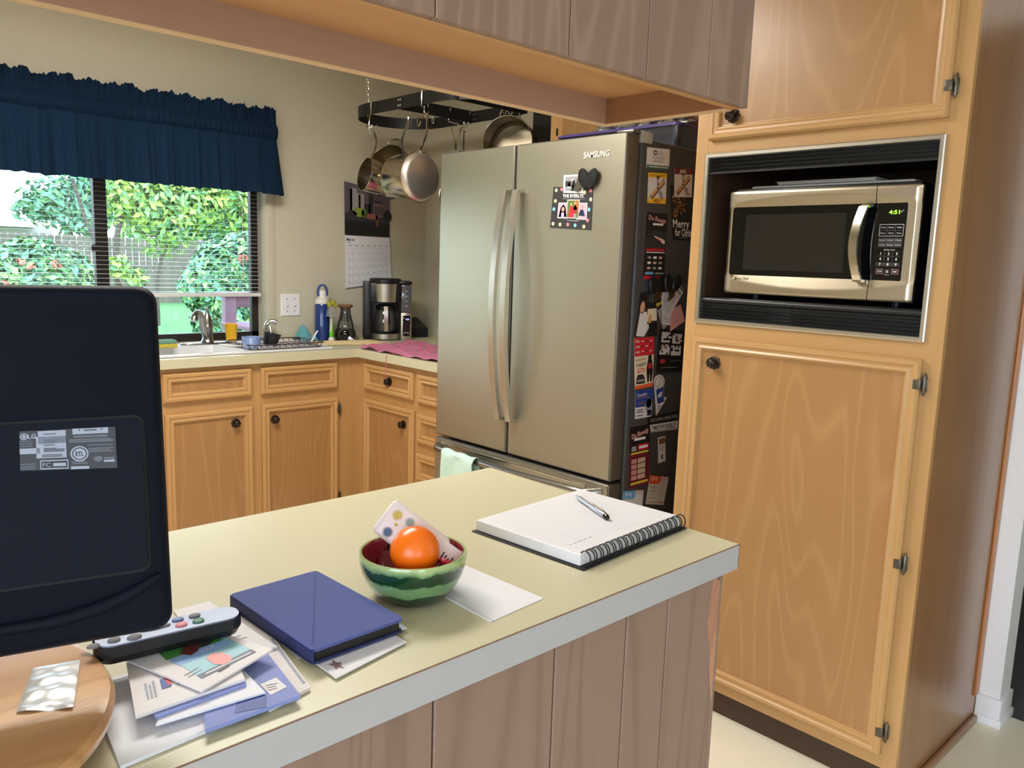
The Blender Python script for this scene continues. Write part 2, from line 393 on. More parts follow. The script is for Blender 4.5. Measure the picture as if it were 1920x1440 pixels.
# ---- tall pantry cabinet with the microwave niche
XP, P1, P2 = .9205, .0406, .7621
M = FX(XP)
pan_ = thing('pantry_cabinet', (1.2, .4, 0), 'tall honey wood cabinet with a microwave niche right of the fridge', 'cabinet')
b = MB(); t = .018
b.box((XP, P1, .085), (XP+t, .084, ZC), Wv); b.box((XP, .724, .085), (XP+t, P2, ZC), Wv)
for z0, z1 in ((.085, .128), (1.140, 1.190), (1.664, 1.712), (2.40, ZC)): b.box((XP+.0004, .084, z0), (XP+t, .724, z1), Wy)
b.build('face_frame', pan_)
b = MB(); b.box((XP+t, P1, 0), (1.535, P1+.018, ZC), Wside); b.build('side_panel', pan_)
b = MB(); b.box((XP+t, P2-.018, 0), (1.535, P2, ZC), Wv); b.box((1.52, P1+.018, 0), (1.535, P2-.018, ZC), Wv); b.box((XP+.03, P1+.018, 0), (XP+.05, P2-.018, .085), mat('brown_toe_board', (70, 50, 36), .7))
b.box((XP+t, P1+.018, .085), (1.52, P2-.018, .1), Wy); b.build('carcass', pan_)
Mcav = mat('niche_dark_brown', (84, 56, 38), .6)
b = MB()
b.box((XP+t, P1+.018, 1.187), (1.52, P2-.018, 1.2), Mblkm); b.box((XP+t, P1+.018, 1.655), (1.52, P2-.018, 1.67), Mcav)
b.box((XP+t, P1+.018, 1.2), (1.5, P1+.026, 1.655), Mcav); b.box((XP+t, P2-.026, 1.2), (1.5, P2-.018, 1.655), Mcav); b.box((1.49, P1+.018, 1.2), (1.51, P2-.018, 1.655), Mcav)
b.box((XP+.03, P1+.03, 1.2), (1.48, P2-.03, 1.262), Mblkm)
b.build('niche', pan_)
d = front(M, -.7237, .1226, -.0796, 1.1458, 'door', pan_); knob(M, -.648, 1.075, d)
for z in (1.087, .638, .188): hinge(M, -.071, z, pan_)
d = front(M, -.716, 1.703, -.0815, 2.395, 'door', pan_); knob(M, -.643, 1.764, d)
for z in (1.772, 2.32): hinge(M, -.073, z, pan_)
MB().box((1.503, P1-.007, .088), (1.535, P1, ZC), wood('orange_scribe_strip', (186, 122, 72), (150, 92, 50), 'z', 1, .3), .002).build('scribe_strip', pan_)
MB().box((XP+.004, P1-.015, 0), (1.524, P1, .024), Wside, .005).build('shoe_moulding', pan_)
# niche trim: aluminium frame and black louvres
b = MB(); u0, u1, v0, v1 = -.7276, -.0826, 1.187, 1.668
b.rings(u0, v0, u1, v1, [(0, 0), (0, .006), (.003, .008), (.011, .008), (.013, .004), (.013, -.02)], Malu, M, cap=False)
tr = b.build('trim_frame', pan_)
b = MB()
for i in range(4):
    z = 1.618+i*.0095; b.box((u0+.012, z, -.008), (u1-.012, z+.0028, .001), Mblkg, .0008, 1, M=M)
b.box((u0+.012, 1.614, -.02), (u1-.012, 1.656, -.012), Mblkm, M=M); b.box((u0+.012, 1.611, -.012), (u1-.012, 1.616, .0), Mblk, M=M)
b.build('louvre', tr)
b = MB()
for i in range(5):
    z = 1.199+i*.0095; b.box((u0+.012, z, -.008), (u1-.012, z+.0028, .001), Mblkg, .0008, 1, M=M)
b.box((u0+.012, 1.198, -.02), (u1-.012, 1.25, -.012), Mblkm, M=M)
b.tube([(u0+.013, 1.2535, -.010), (u1-.013, 1.2535, -.010)], .0085, Mblk, 12, M); b.build('louvre', tr)

# ---- peninsula
b = MB(); PX0 = -2.4; ZT = .914; TH = .041
b.box((PX0, .001, ZT-TH), (-.001, .593, ZT), Mlam)
b.box((PX0, 0, ZT-TH), (0, .001, ZT-.0016), Mlamedge); b.box((-.001, 0, ZT-TH), (0, .594, ZT-.0016), Mlamedge); b.box((PX0, .593, ZT-TH), (0, .594, ZT-.0016), Mlamedge)
b.box((PX0, -.0002, ZT-.0016), (.0002, .0006, ZT-.0002), Mlamline); b.box((-.0006, -.0002, ZT-.0016), (.0002, .594, ZT-.0002), Mlamline)
tag(b.build('countertop', loc=(-1, .3, ZT-TH)), 'cream laminate peninsula worktop with pale edge holding the notebook and fruit bowl', 'countertop')
pen = thing('peninsula_cabinet', (-1, .3, 0), 'peninsula base clad in grooved taupe wood panelling under the near worktop', 'cabinet')
gx = [PX0, -2.05, -1.82, -1.56, -1.33, -1.1, -.83]+[on(q, 1300, 'y', .008)[0] for q in (814, 1038, 1168, 1243)]+[-.038]
b = MB()
for i in range(len(gx)-1): b.box((gx[i]+.0012, .008, 0), (gx[i+1]-.0012, .02, ZT-TH), Wtaupe, .0015, 1)
b.box((PX0, .0125, 0), (-.04, .02, ZT-TH), Mdark); b.build('panelling', pen)
b = MB(); b.box((PX0, .02, .1), (-.04, .56, ZT-TH), Wv); b.box((PX0, .02, 0), (-.04, .5, .1), Mdark); b.build('carcass', pen)
b = MB().box((-.0385, .0075, 0), (-.030, .56, ZT-TH), Wtaupe, .001, 1); b.build('end_panel', pen)
Mchip = wood('raw_chipped_wood', (186, 136, 106), (156, 106, 80), 'z', 2, .6, rough=.8, coat=0)
b = MB(); b.prism([(-.038, .655), (-.0385, .86), (-.055, .872), (-.066, .80), (-.052, .74), (-.046, .69)], 0, .0012, Mchip, FY(.008)); b.build('chipped_patch', pen)

# ---- cabinet hung above the peninsula
hg = thing('hanging_cabinet', (-1, .25, 1.605), 'daylight tinted taupe wood cabinet hanging from the ceiling over the peninsula, open recess underneath', 'cabinet')
HX, HY0, HY1, HZ = .0987, .1033, .4083, 1.605
gx = [PX0]+[-2.1, -1.85, -1.6, -1.4, -1.2, -1.0, -.78]+[on(q[0], q[1], 'y', HY0)[0] for q in ((817, 20), (1069, 60), (1217, 60), (1335, 40))]+[HX]
b = MB()
for i in range(len(gx)-1): b.box((gx[i]+.0008, HY0, HZ), (gx[i+1]-.0008, HY0+.012, ZC), Wtaupe2, .001, 1)
b.box((PX0, HY0+.005, HZ+.001), (HX-.001, HY0+.014, ZC), Mdark); b.build('front_panel', hg)
MB().box((PX0, HY0+.014, HZ+.0005), (HX-.001, HY0+.03, ZC), Wsoff).build('inner_rail', hg)
b = MB().box((PX0, HY1-.019, HZ), (HX, HY1, HZ+.09), Wrail); b.box((PX0, HY1-.0195, HZ-.0012), (HX, HY1, HZ), Wedge); b.build('back_rail', hg)
b = MB().box((HX-.02, HY0+.03, HZ), (HX, HY1-.019, ZC), wood('brown_end_wood', (140, 92, 56), (110, 70, 42), 'y', 1, .2, rough=.5, coat=.05)); b.box((HX-.02, HY0+.03, HZ-.0012), (HX, HY1-.0195, HZ), Wedge); b.build('end_rail', hg)
b = MB().box((PX0, HY0+.03, HZ+.045), (HX-.02, HY1-.019, HZ+.06), Wsoff); b.build('underside', hg)
MB().box((PX0, HY0+.03, HZ+.06), (HX-.02, HY1, ZC), Wv).build('carcass', hg)

# ---- corner worktop (L shape) with sink cut-out
SX0, SX1, SY0, SY1 = .05, .872, 2.685, 3.118
YC, XC = 2.632, .973
b = MB(); z0 = ZT-.039
for a, c in (((-1.6, YC), (XC, SY0+.012)), ((-1.6, SY1-.012), (XC, YW)), ((-1.6, SY0+.012), (SX0+.012, SY1-.012)), ((SX1-.012, SY0+.012), (XC, SY1-.012)), ((XC, 1.9), (XW, YW))):
    b.box((a[0], a[1], z0), (c[0], c[1], ZT), Mlam)
tag(b.build('countertop', loc=(1, 2.9, z0)), 'L shaped cream laminate worktop under the window holding the sink and coffee maker', 'countertop')

# ---- sink base and right-hand base cabinets
YB = 2.66
sb = thing('sink_cabinet', (.48, 2.9, 0), 'honey wood sink cabinet with two doors and two false drawer fronts under the window', 'cabinet')
b = MB(); b.box((-1.6, YB, .1), (1.0, YB+.02, z0), Wv); b.box((-1.6, YB+.06, 0), (1.0, YB+.08, .1), Mdark)
b.box((-1.6, YB+.02, .1), (-1.58, YW, z0), Wv); b.build('face_frame', sb)
M = FY(YB)
front(M, .075, .735, .452, .853, 'drawer_front', sb, Wv, Wx); front(M, .494, .735, .876, .853, 'drawer_front', sb, Wv, Wx)
d = front(M, .080, .13, .455, .685, 'door', sb, Wv, Wx); knob(M, .377, .62, d)
d = front(M, .497, .13, .880, .688, 'door', sb, Wv, Wx); knob(M, .558, .617, d)
hinge(M, .893, .63, sb); hinge(M, .893, .2, sb)
XB = 1.0; M = FX(XB)
rb = thing('base_cabinet', (1.3, 2.4, 0), 'honey wood base cabinet with one drawer above one door, left of the fridge', 'cabinet')
b = MB(); b.box((XB, 2.183, .1), (XB+.02, YB, z0), Wv); b.box((XB+.06, 2.183, 0), (XB+.08, YB, .1), Mdark); b.box((XB+.02, 2.183, .1), (XW, 2.2, z0), Wv); b.build('face_frame', rb)
d = front(M, -2.594, .727, -2.206, .849, 'drawer', rb); knob(M, -2.393, .787, d)
d = front(M, -2.594, .13, -2.196, .681, 'door', rb); knob(M, -2.28, .606, d)
rb = thing('drawer_cabinet', (1.3, 2.05, 0), 'narrow honey wood drawer cabinet squeezed against the left side of the fridge', 'cabinet')
b = MB(); b.box((XB, 1.9, .1), (XB+.02, 2.183, z0), Wv); b.box((XB+.06, 1.9, 0), (XB+.08, 2.183, .1), Mdark); b.box((XB+.02, 1.9, .1), (XW, 1.915, z0), Wv); b.build('face_frame', rb)
for v0, v1 in ((.722, .847), (.545, .672), (.375, .497), (.15, .325)): d = front(M, -2.175, v0, -1.91, v1, 'drawer', rb); knob(M, -1.955, (v0+v1)/2, d)

# ---- cabinet above the fridge
oc = thing('wall_cabinet', (1.6, 1.4, 1.80), 'honey wood wall cabinet above the fridge, mostly hidden behind it', 'cabinet')
b = MB(); b.box((1.42, 1.772, 1.80), (1.44, 1.844, ZC), Wv); b.box((1.42, .97, 1.80), (1.44, 1.05, ZC), Wv); b.box((1.42, 1.05, 1.80), (1.44, 1.772, 1.84), Wy); b.build('face_frame', oc)
b = MB(); b.box((1.44, .97, 1.80), (XW, 1.844, ZC), Wv); b.build('carcass', oc)
MB().box((1.408, 1.06, 1.825), (1.42, 1.768, 2.40), Wv2, .004).build('door', oc)
MB().box((1.414, 1.80, 1.875), (1.42, 1.808, 1.905), Mbronze, .002).build('hinge', oc)
MB().box((1.72, 1.846, 1.45), (XW, 2.26, ZC), mat('added_dark_board', (46, 45, 45), .7)).build('end_panel', oc)  # dark grey board added to make this stretch of wall dark
# ---------------------------------------------------------------- refrigerator
F1, F2, XF = .9655, 1.8705, .853
fr = thing('refrigerator', (1.3, 1.42, 0), 'stainless french door refrigerator with two long bowed handles and a magnet covered grey side', 'refrigerator')
b = MB(); b.box((.926, F1+.003, .03), (1.70, F2-.003, 1.735), Mgrey, .012, 3); b.box((.96, F1+.03, 0), (1.65, F2-.03, .03), Mblk); b.box((.915, F1+.012, .06), (.93, F2-.012, 1.728), Mblk)
b.build('body', fr)
Mdoorside = mat('door_edge_grey', (112, 106, 98), .35, .6)
Mhan = mat('handle_satin', (200, 194, 182), .3, .9); SEAM = 1.4542; ZD0, ZD1 = .6554, 1.7438
M = FX(XF)
for lo, hi, cy, side in ((SEAM+.003, F2, 1.474, 1), (F1, SEAM-.003, 1.416, -1)):
    b = MB(); b.box((XF, lo, ZD0), (XF+.062, hi, ZD1), Mdoorside, .007, 3); b.box((XF-.0004, lo+.007, ZD0+.006), (XF+.02, hi-.007, ZD1-.005), Msteel_f)
    d = b.build('door', fr)
    b = MB(); pts = [(XF+.002, cy-side*.002, 1.587), (XF-.026, cy, 1.584)]+[(XF-.026-.044*math.sin(PI*i/14)**.8, cy+.0, 1.58-.79*i/14) for i in range(1, 14)]+[(XF-.026, cy, .787), (XF+.002, cy-side*.002, .784)]
    b.strip(pts, .027, .016, Mhan, (0, 1, 0)); b.build('door_handle', d)
    if side < 0:
        b = MB(); b.text('SAMSUNG', -1.084, 1.686, .0195, mat('badge_silver', (236, 234, 228), .3, .2), .0003, M, bold=.018, width=.106, extr=.0022); b.build('badge', d)
b = MB(); zf = .646
b.box((XF-.004, F1, .07), (XF+.06, F2, zf), Mdoorside, .007, 3)
b.box((XF-.0046, F1+.006, .08), (XF, F2-.006, .575), Msteel_f)
b.box((XF-.0046, F1+.006, .627), (XF, F2-.006, zf-.005), Msteel_f); b.box((XF-.0046, 1.775, .575), (XF, F2-.006, .627), Msteel_f); b.box((XF-.0046, F1+.006, .575), (XF, 1.06, .627), Msteel_f)
b.box((XF-.006, 1.06, .622), (XF-.003, 1.775, .629), Mchrome, .001); b.box((XF-.006, 1.772, .575), (XF-.003, 1.776, .629), Mchrome, .001); b.box((XF-.006, 1.06, .575), (XF-.003, 1.064, .629), Mchrome, .001)
b.box((XF-.0043, 1.0625, .572), (XF+.001, 1.7745, .626), Msteel)
dr = b.build('freezer_drawer', fr)
b = MB(); pts = [(XF, 1.835, .618), (XF-.035, 1.815, .616)]+[(XF-.045-.02*math.sin(PI*i/12), 1.80-.76*i/12, .614) for i in range(13)]+[(XF-.035, 1.02, .616), (XF, 1.0, .618)]
b.tube(pts, .0135, Mnickel, 12); b.build('drawer_handle', dr)
for y0, y1 in ((F1+.002, F1+.07), (F2-.07, F2-.002)):
    b = MB()
    b.box((XF+.03, y0, 1.7445), (XF+.07, y1, 1.756), Mdoorside, .004); b.box((XF+.067, y0-.002*(y0 < 1.2), 1.72), (XF+.13, y1, 1.757), Mlgrey, .008)
    b.build('hinge_cover', fr)
# mint towel over the freezer handle
Mmint = mat('mint_towel_cloth', (196, 226, 214), .95, var=.06, vs=90, bump=.6, bs=400, sheen=.3)
def towel(u, v):
    y = 1.735-.2*u; a = v*2-1
    s = .0135+.004+.002*math.sin(u*14)
    xc = XF-.055-.018*math.sin(PI*(1.80-y)/.76); zc = .614
    if abs(a) < .18:
        th = a/.18*PI/2; return (xc-s*math.sin(th)*-1 if a > 0 else xc+s*math.sin(th), y, zc+s*math.cos(th))
    L = (abs(a)-.18)*.24
    return (xc+(s if a > 0 else -s)*(1-.15*L)-.004*math.sin(u*9+L*20)*(1 if a < 0 else .2), y+.006*math.sin(L*16+1)*(u-.3), zc-L)
tag(MB().sheet(towel, 24, 40, Mmint, thick=.003).build('dish_towel', loc=(XF-.07, 1.64, .42)), 'mint green dish towel hung over the freezer drawer handle', 'towel')

# ---------------------------------------------------------------- printed things
class Card:
    def __init__(s, px, M, w=.0012, base=None, th=.0008, uv=None):
        s.M = M; s.w = w; Mw = M @ T(0, 0, w); s.Mw = Mw
        s.c = uv or [onM(x, y, Mw) for x, y in px]        # TL TR BR BL
        s.b = MB(); s.k = 0
        p = s.c[::-1]; area = sum(p[i][0]*p[(i+1) % 4][1]-p[(i+1) % 4][0]*p[i][1] for i in range(4))
        if area < 0: p = p[::-1]
        s.b.prism(p, w-th, w, base or Mwht, M)
        s.wd = (Vector(s.c[0])-Vector(s.c[1])).length; s.ht = (Vector(s.c[0])-Vector(s.c[3])).length
    def map(s, a, t):
        TL, TR, BR, BL = s.c
        return tuple((TL[i]*(1-a)+TR[i]*a)*t+(BL[i]*(1-a)+BR[i]*a)*(1-t) for i in (0, 1))
    def up(s): s.k += 1; return s
    def lift(s): return s.w+.0002+.00018*s.k
    def poly(s, pts, m): s.b.poly([s.map(*p) for p in pts], s.lift(), m, s.M); return s
    def q(s, a0, t0, a1, t1, m): return s.poly([(a0, t0), (a1, t0), (a1, t1), (a0, t1)], m)
    def ell(s, a, t, r, r2, m, n=16, rot=0): return s.poly([(a+r*math.cos(x)*math.cos(rot)-r2*math.sin(x)*math.sin(rot), t+r*math.cos(x)*math.sin(rot)+r2*math.sin(x)*math.cos(rot)) for x in [2*PI*i/n for i in range(n)]], m)
    def text(s, st, a, t, h, m, width=None, align='C', bold=0., rot=0):
        asp = s.wd/s.ht
        if width is None:
            vs, fs, x0, x1, y0, y1 = textmesh(st, bold); width = (x1-x0)*h/.72/asp
        s.b.text(st, a, t, h, m, s.lift(), s.M, align, bold, width, map_=s.map, rot=rot); return s
    def lines(s, a0, a1, ts, m, th=.012, jit=.15):
        for t in ts:
            e = a1-(a1-a0)*jit*random.random(); s.q(a0, t-th/2, e, t+th/2, m)
        return s
    def done(s, name, label, cat, group=None, parent=None):
        o = Vector(s.M @ Vector((*s.map(.5, 0), s.w)))
        if parent is not None: return s.b.build(name, parent)
        return tag(s.b.build(name, loc=o), label, cat, group)
G = {}
def pm(name, rgb, rough=.5): return mat('print_'+name, rgb, rough, var=.03)
Pgold, Pmar, Ptan, Pbrn, Pblk, Pred, Pteal, Pblue, Pgrey, Pyel = pm('gold', (236, 182, 40)), pm('maroon', (110, 22, 40)), pm('tan', (202, 158, 112)), pm('brown', (120, 76, 48)), pm('black', (22, 21, 22)), pm('red', (196, 40, 48)), pm('teal', (40, 92, 88)), pm('blue', (34, 62, 140)), pm('grey', (150, 148, 150)), pm('yellow', (214, 196, 60))
Pskin, Phair, Pnavy, Pamber, Pgreen, Porange, Pskyb, Pdk, Pcream, Ppink = pm('skin', (208, 156, 130)), pm('hair', (52, 32, 28)), pm('navy', (26, 30, 66)), pm('amber', (178, 110, 40)), pm('green', (86, 120, 48)), pm('orange', (222, 92, 50)), pm('light_blue', (110, 164, 214)), pm('charcoal', (48, 44, 46)), pm('cream', (222, 208, 178)), pm('pink', (218, 160, 158))
MS = FY(F1+.003)     # fridge side
GS = 'cards and magnets on the fridge side'
c = Card([(1214, 276), (1256, 280), (1254.5, 318.5), (1212.5, 315)], MS, .002, Mwht2, .002)
c.q(0, 0, 1, .17, Pteal).up().lines(.08, .95, [.085], Mwprint, .04, .05)
c.q(.28, .66, .42, .88, Pblk).up().ell(.35, .77, .04, .06, Mwht2).text('DeSar', .58, .8, .11, Mgink, .27).lines(.45, .76, [.69], Mgink, .02)
c.lines(.25, .8, [.56, .49], Mgink, .022).lines(.3, .72, [.40], Mgink, .022).lines(.2, .8, [.34], Mgink, .022).done('business_card', 'white business card with a teal strip, topmost on the fridge side', 'card', GS)
def diploma(c, x, y, s):
    c.up().poly([(x-.42*s, y-.30*s), (x-.30*s, y-.42*s), (x+.42*s, y+.16*s), (x+.34*s, y+.34*s)], Pbrn).up()
    c.poly([(x-.40*s, y-.26*s), (x-.33*s, y-.35*s), (x+.36*s, y+.20*s), (x+.32*s, y+.29*s)], Ptan).ell(x-.36*s, y-.34*s, .07*s, .08*s, Pcream)
    c.poly([(x-.02*s, y+.06*s), (x+.14*s, y-.02*s), (x+.36*s, y-.30*s), (x+.28*s, y-.42*s), (x+.12*s, y-.26*s)], Pgrey).poly([(x-.02*s, y+.08*s), (x-.06*s, y+.36*s), (x+.07*s, y+.38*s), (x+.08*s, y+.1*s)], Pbrn).q(x-.08*s, y+.36*s, x+.12*s, y+.40*s, Pblk)
    c.up().poly([(x-.0*s, y+.14*s), (x-.02*s, y+.30*s), (x+.04*s, y+.31*s), (x+.04*s, y+.16*s)], Pcream).ell(x+.24*s, y-.16*s, .03*s, .03*s, Pblk)
c = Card([(1216, 323.3), (1250.6, 325.3), (1248.2, 382.4), (1213.8, 380.3)], MS, .0015, Mwht2)
c.q(0, .84, 1, 1, Pgold).q(0, 0, 1, .185, Pgold).up().text('GOLD 2016-2017', .5, .92, .07, Pmar, .84, bold=.02).text('ASU', .5, .09, .12, Pmar, .36, bold=.03)
diploma(c, .5, .5, .98); c.done('alumni_magnet', 'alumni magnet with gold bands and a rolled diploma on the fridge side', 'magnet', GS)
c = Card([(1265, 314.7), (1298.8, 316.5), (1297, 369.9), (1264.5, 369.3)], MS, .003, Mwht2)
c.q(0, .79, 1, 1, Pmar).up().text('ASU', .45, .89, .13, Mwprint, .36, bold=.03); diploma(c, .46, .44, .98); c.up().q(.68, .06, .88, .13, Pgrey)
c.done('alumni_magnet', 'alumni magnet with a maroon top band and a rolled diploma, beside the pantry edge', 'magnet', GS)
c = Card([(1213.8, 397.8), (1252, 401), (1245, 523.3), (1206, 523.3)], MS, .0015, Pblk)
c.up().q(0, .42, 1, .47, Pmar).q(0, 0, 1, .05, Pred).poly([(.0, .62), (.35, .75), (1, .72), (1, .47), (0, .47)], Pdk).up()
c.text('Du Rouge', .5, .91, .07, Ppink, .84, bold=.02, rot=-.05).lines(.3,.8,[.83],Mwprint,.03,.1).poly([(.38, .66), (.45, .63), (.9, .53), (.94, .58), (.82, .61)], Pcream).up().poly([(.48, .625), (.72, .57), (.78, .58), (.56, .62)], Pred)
c.lines(.06,.92,[.445],Pred,.03,.02).lines(.06, .95, [.405], Mwprint, .014, .03)
for r_ in range(3):
    for k in range(3): c.q(.14+.27*k, .31-.08*r_, .30+.27*k, .345-.08*r_, (Pgrey, Mwprint, Ppink)[(r_+k) % 3])
c.q(.06, .07, .45, .11, Pskyb).q(.55, .075, .95, .10, Pgrey).done('show_leaflet', 'tall dark show leaflet with curly pink lettering, upper one on the fridge side', 'leaflet', GS)
c = Card([(1256.5, 346), (1302, 349), (1298, 452), (1262, 450)], MS, .0012, Pblk)
random.seed(3)
for k in range(90): x, y = random.uniform(.08, .62), random.uniform(.42, .9); c.ell(x, y, .03, .016, (Pamber, Ptan, Pbrn)[k % 3], 6, random.random()*3)
c.up().text('Merry', .42, .31, .15, Mwprint, .78, bold=.015).text('for Christ', .54, .15, .14, Mwprint, .86, bold=.015).lines(.3, .8, [.05], Mgink, .012).q(.5, .45, .62, .52, Pnavy)
c.done('christmas_card', 'black holiday card reading Merry Christmas tucked under the maroon magnet', 'card', GS)
c = Card([(1202, 548.5), (1231, 546), (1231.5, 630), (1190, 632)], MS, .004, Pdk)
c.up().q(0, .62, .9, 1, Pblk).q(.5, .35, 1, .62, Pcream).up().poly([(.05, .02), (.1, .55), (.45, .56), (.62, .2), (.4, .0)], Mwht2).ell(.2, .66, .13, .14, Pskin).poly([(.5, .28), (.62, .5), (.72, .48), (.7, .25)], Ptan).q(.6, .0, 1, .3, Pblk)
c.done('photo_print', 'curled snapshot of a person in a white shirt held by the left clip', 'photo', GS)
c = Card([(1228, 569), (1243, 556), (1256, 606), (1243, 618)], MS, .004, Pdk); c.up().q(.0, .8, 1, 1, Pblk).q(.0, .0, 1, .72, Pgrey).up().text('Bar!', .5, .9, .12, Pyel, .8, bold=.03).done('flyer', 'dark flyer with yellow lettering between the two clips', 'flyer', GS)
c = Card([(1240, 548), (1260, 548), (1268, 612), (1243, 608)], MS, .006, Mwht2); c.up().lines(.1, .9, [.1+.06*i for i in range(13)], Mgink, .014, .4).done('receipt', 'wrinkled printed slip at the back of the bundle in the right clip', 'receipt', 'slips in the right clip')
c = Card([(1260, 580), (1276, 571), (1284.5, 602), (1256.5, 621.5)], MS, .009, Ppink); c.up().lines(.15, .8, [.3, .36, .5, .56, .62], Mgink, .012, .5).ell(.45, .16, .04, .04, Mwht2).done('receipt', 'pinkish slip fanned out lowest in the right clip', 'receipt', 'slips in the right clip')
c = Card([(1274, 526), (1285.6, 540), (1252.5, 598), (1243, 585)], MS, .014, Mwht2); c.up().q(0, .93, 1, .99, Pblk).q(0, .86, 1, .905, Pblk).q(.1, .70, .9, .80, Pgrey).lines(.1, .9, [.08+.05*i for i in range(12)], Mgink, .016, .4).done('receipt', 'long white till receipt slanting across the right clip with black end bars', 'receipt', 'slips in the right clip')
def clip(M, quad, paddles, r, w, label, group):
    q = [onM(x, y, M @ T(0, 0, w)) for x, y in quad]; cx = sum(p[0] for p in q)/4; cy = sum(p[1] for p in q)/4
    t_ = thing('magnetic_clip', M @ Vector((cx, cy, w)), label, 'clip', group)
    b = MB(); b.prism(q[::-1] if (q[1][0]-q[0][0])*(q[2][1]-q[1][1])-(q[1][1]-q[0][1])*(q[2][0]-q[1][0]) < 0 else q, w-.004, w+.002, Mnickel, M); b.build('jaw', t_)
    for i, (x, y, rot) in enumerate(paddles):
        u, v = onM(x, y, M @ T(0, 0, w)); b = MB()
        K = M @ T(u, v, w+.004) @ Matrix.Rotation(rot, 4, 'Z')
        b.lathe([(0, -.005), (r*.9, -.004), (r, 0), (r*.9, .004), (0, .005)], Mblk, 20, K @ Matrix.Diagonal((.62, 1, 1, 1))); b.build('paddle', t_)
    return t_
clip(MS, [(1226, 544), (1243, 541), (1237.7, 560), (1223, 568)], [(1223, 534, .1), (1236.6, 531, -.5)], .031, .010, 'black and steel magnetic clip holding the snapshot', 'clips on the fridge side')
clip(MS, [(1256.5, 544), (1267, 541), (1263, 556), (1253, 565)], [(1251, 530, .2), (1267, 531, -.5)], .031, .020, 'black and steel magnetic clip holding the bundle of slips', 'clips on the fridge side')
c = Card([(1188.8, 633.8), (1227, 631), (1223.8, 723.8), (1190.6, 731)], MS, .0012, Pcream)
c.q(0, .64, 1, 1, Pred).q(0, 0, 1, .07, Porange).up()
for i, st in enumerate(('APRIL', 'JUNE', 'WED')): c.text(st, .16, .93-.105*i, .045, Mwprint, .2)
for i in range(3):
    for k in range(3): c.q(.36+.2*k, .92-.1*i, .48+.2*k, .935-.1*i, (Mwprint, Pblk)[(i+k) % 2])
c.text('RESERVE YOURS', .3, .57, .04, Pblk, .5, rot=.05).text('TODAY!', .34, .47, .06, Pblk, .5, bold=.03, rot=.05).text('$270', .33, .36, .09, Porange, .4, bold=.03)
c.poly([(.06, .1), (.08, .2), (.16, .28), (.44, .28), (.54, .2), (.54, .09)], Pdk).ell(.8, .6, .1, .05, Pblk).poly([(.62, .36), (.7, .56), (.9, .56), (.98, .34), (.93, .1), (.84, .1), (.8, .28), (.76, .1), (.68, .1)], Pblk).up().q(.12, .14, .5, .18, Pgrey).poly([(.7, .38), (.74, .48), (.88, .48), (.9, .36)], Pred)
c.done('schedule_card', 'red and cream season schedule reading TODAY $270 below the snapshot', 'card', GS)
c = Card([(1237, 616), (1284, 620), (1280, 697), (1230, 700)], MS, .0022, Pblk)
random.seed(5)
for (a, t0) in ((.1, .70), (.52, .68), (.06, .42), (.50, .40)):
    c.q(a, t0, a+.38, t0+.23, Mwht2)
c.up()
for (a, t0) in ((.1, .70), (.52, .68), (.06, .42), (.50, .40)):
    for i in range(6):
        for k in range(5):
            if random.random() < .22: c.q(a+.38*i/6, t0+.23*k/5, a+.38*(i+1)/6, t0+.23*(k+1)/5, Pblk)
    c.lines(a+.02, a+.3, [t0+.15, t0+.2], Mgink, .008)
c.ell(.2, .27, .1, .05, Pred).lines(.5, .9, [.28], Mgink, .012).lines(.15, .85, [.12], Pgrey, .012).done('schedule_magnet', 'black magnet calendar with four white month grids beside the red schedule', 'magnet', GS)
c = Card([(1192, 733), (1225, 728), (1221, 781), (1190.6, 786)], MS, .0012, Mwht2)
c.q(0, .4, 1, 1, Pblue).up().text('Zombie', .36, .84, .1, Mwprint, .55, rot=.06).text('BASEBALL', .45, .74, .07, Pamber, .7, rot=.06).text('2018', .32, .54, .12, Pamber, .32).lines(.08, .5, [.3, .22, .1], Pblk, .03).up().ell(.78, .42, .22, .26, Pgrey).ell(.78, .5, .17, .17, Mwht2).q(.72, .05, .98, .25, Pnavy)
c.done('game_card', 'blue and white ball game card marked 2018', 'card', GS)
b = MB(); w = .003; Mw = MS @ T(0, 0, w); P = lambda x, y: onM(x, y, Mw)
b.prism([P(*q) for q in [(1231, 779), (1229, 745), (1251, 745)]], w-.002, w-.0008, Mwht2, MS)
pts = [(1245.5, 757), (1231.5, 762), (1229, 758), (1227, 725), (1226, 714), (1229, 706), (1235, 702.5), (1241, 703.5), (1245, 709), (1246.5, 716), (1244.5, 725)]
b.prism([P(*q) for q in pts], w-.0008, w, Mwht2, MS)
b.poly([P(*q) for q in [(1230, 731), (1244, 724), (1245, 753), (1233, 758)]], w+.0002, Pblue, MS)
pc = [P(1236+8.2*math.cos(a), 717.5+11.5*math.sin(a)) for a in [2*PI*i/20 for i in range(20)]]; b.poly(pc, w+.0004, Pblk, MS)
pc = [P(1236+7.5*math.cos(a), 717.5+10.8*math.sin(a)) for a in [2*PI*i/20 for i in range(20)]]; b.poly(pc, w+.0006, Mwht2, MS)
b.tube([MS @ Vector((*P(1240, 707), w+.0008)), MS @ Vector((*P(1237, 714), w+.0008)), MS @ Vector((*P(1235, 727), w+.0008))], .0007, Pblk, 6)
b.poly([P(*q) for q in [(1233, 742), (1238, 735), (1242, 734), (1240, 743), (1235, 746)]], w+.0004, Mwht2, MS)
for k in range(3): b.poly([P(1231+k*2, 770-k*6), P(1232.5+k*2, 768-k*6), P(1237+k*2, 764-k*4), P(1236+k*2, 767-k*4)], w-.0005, Pblue, MS)
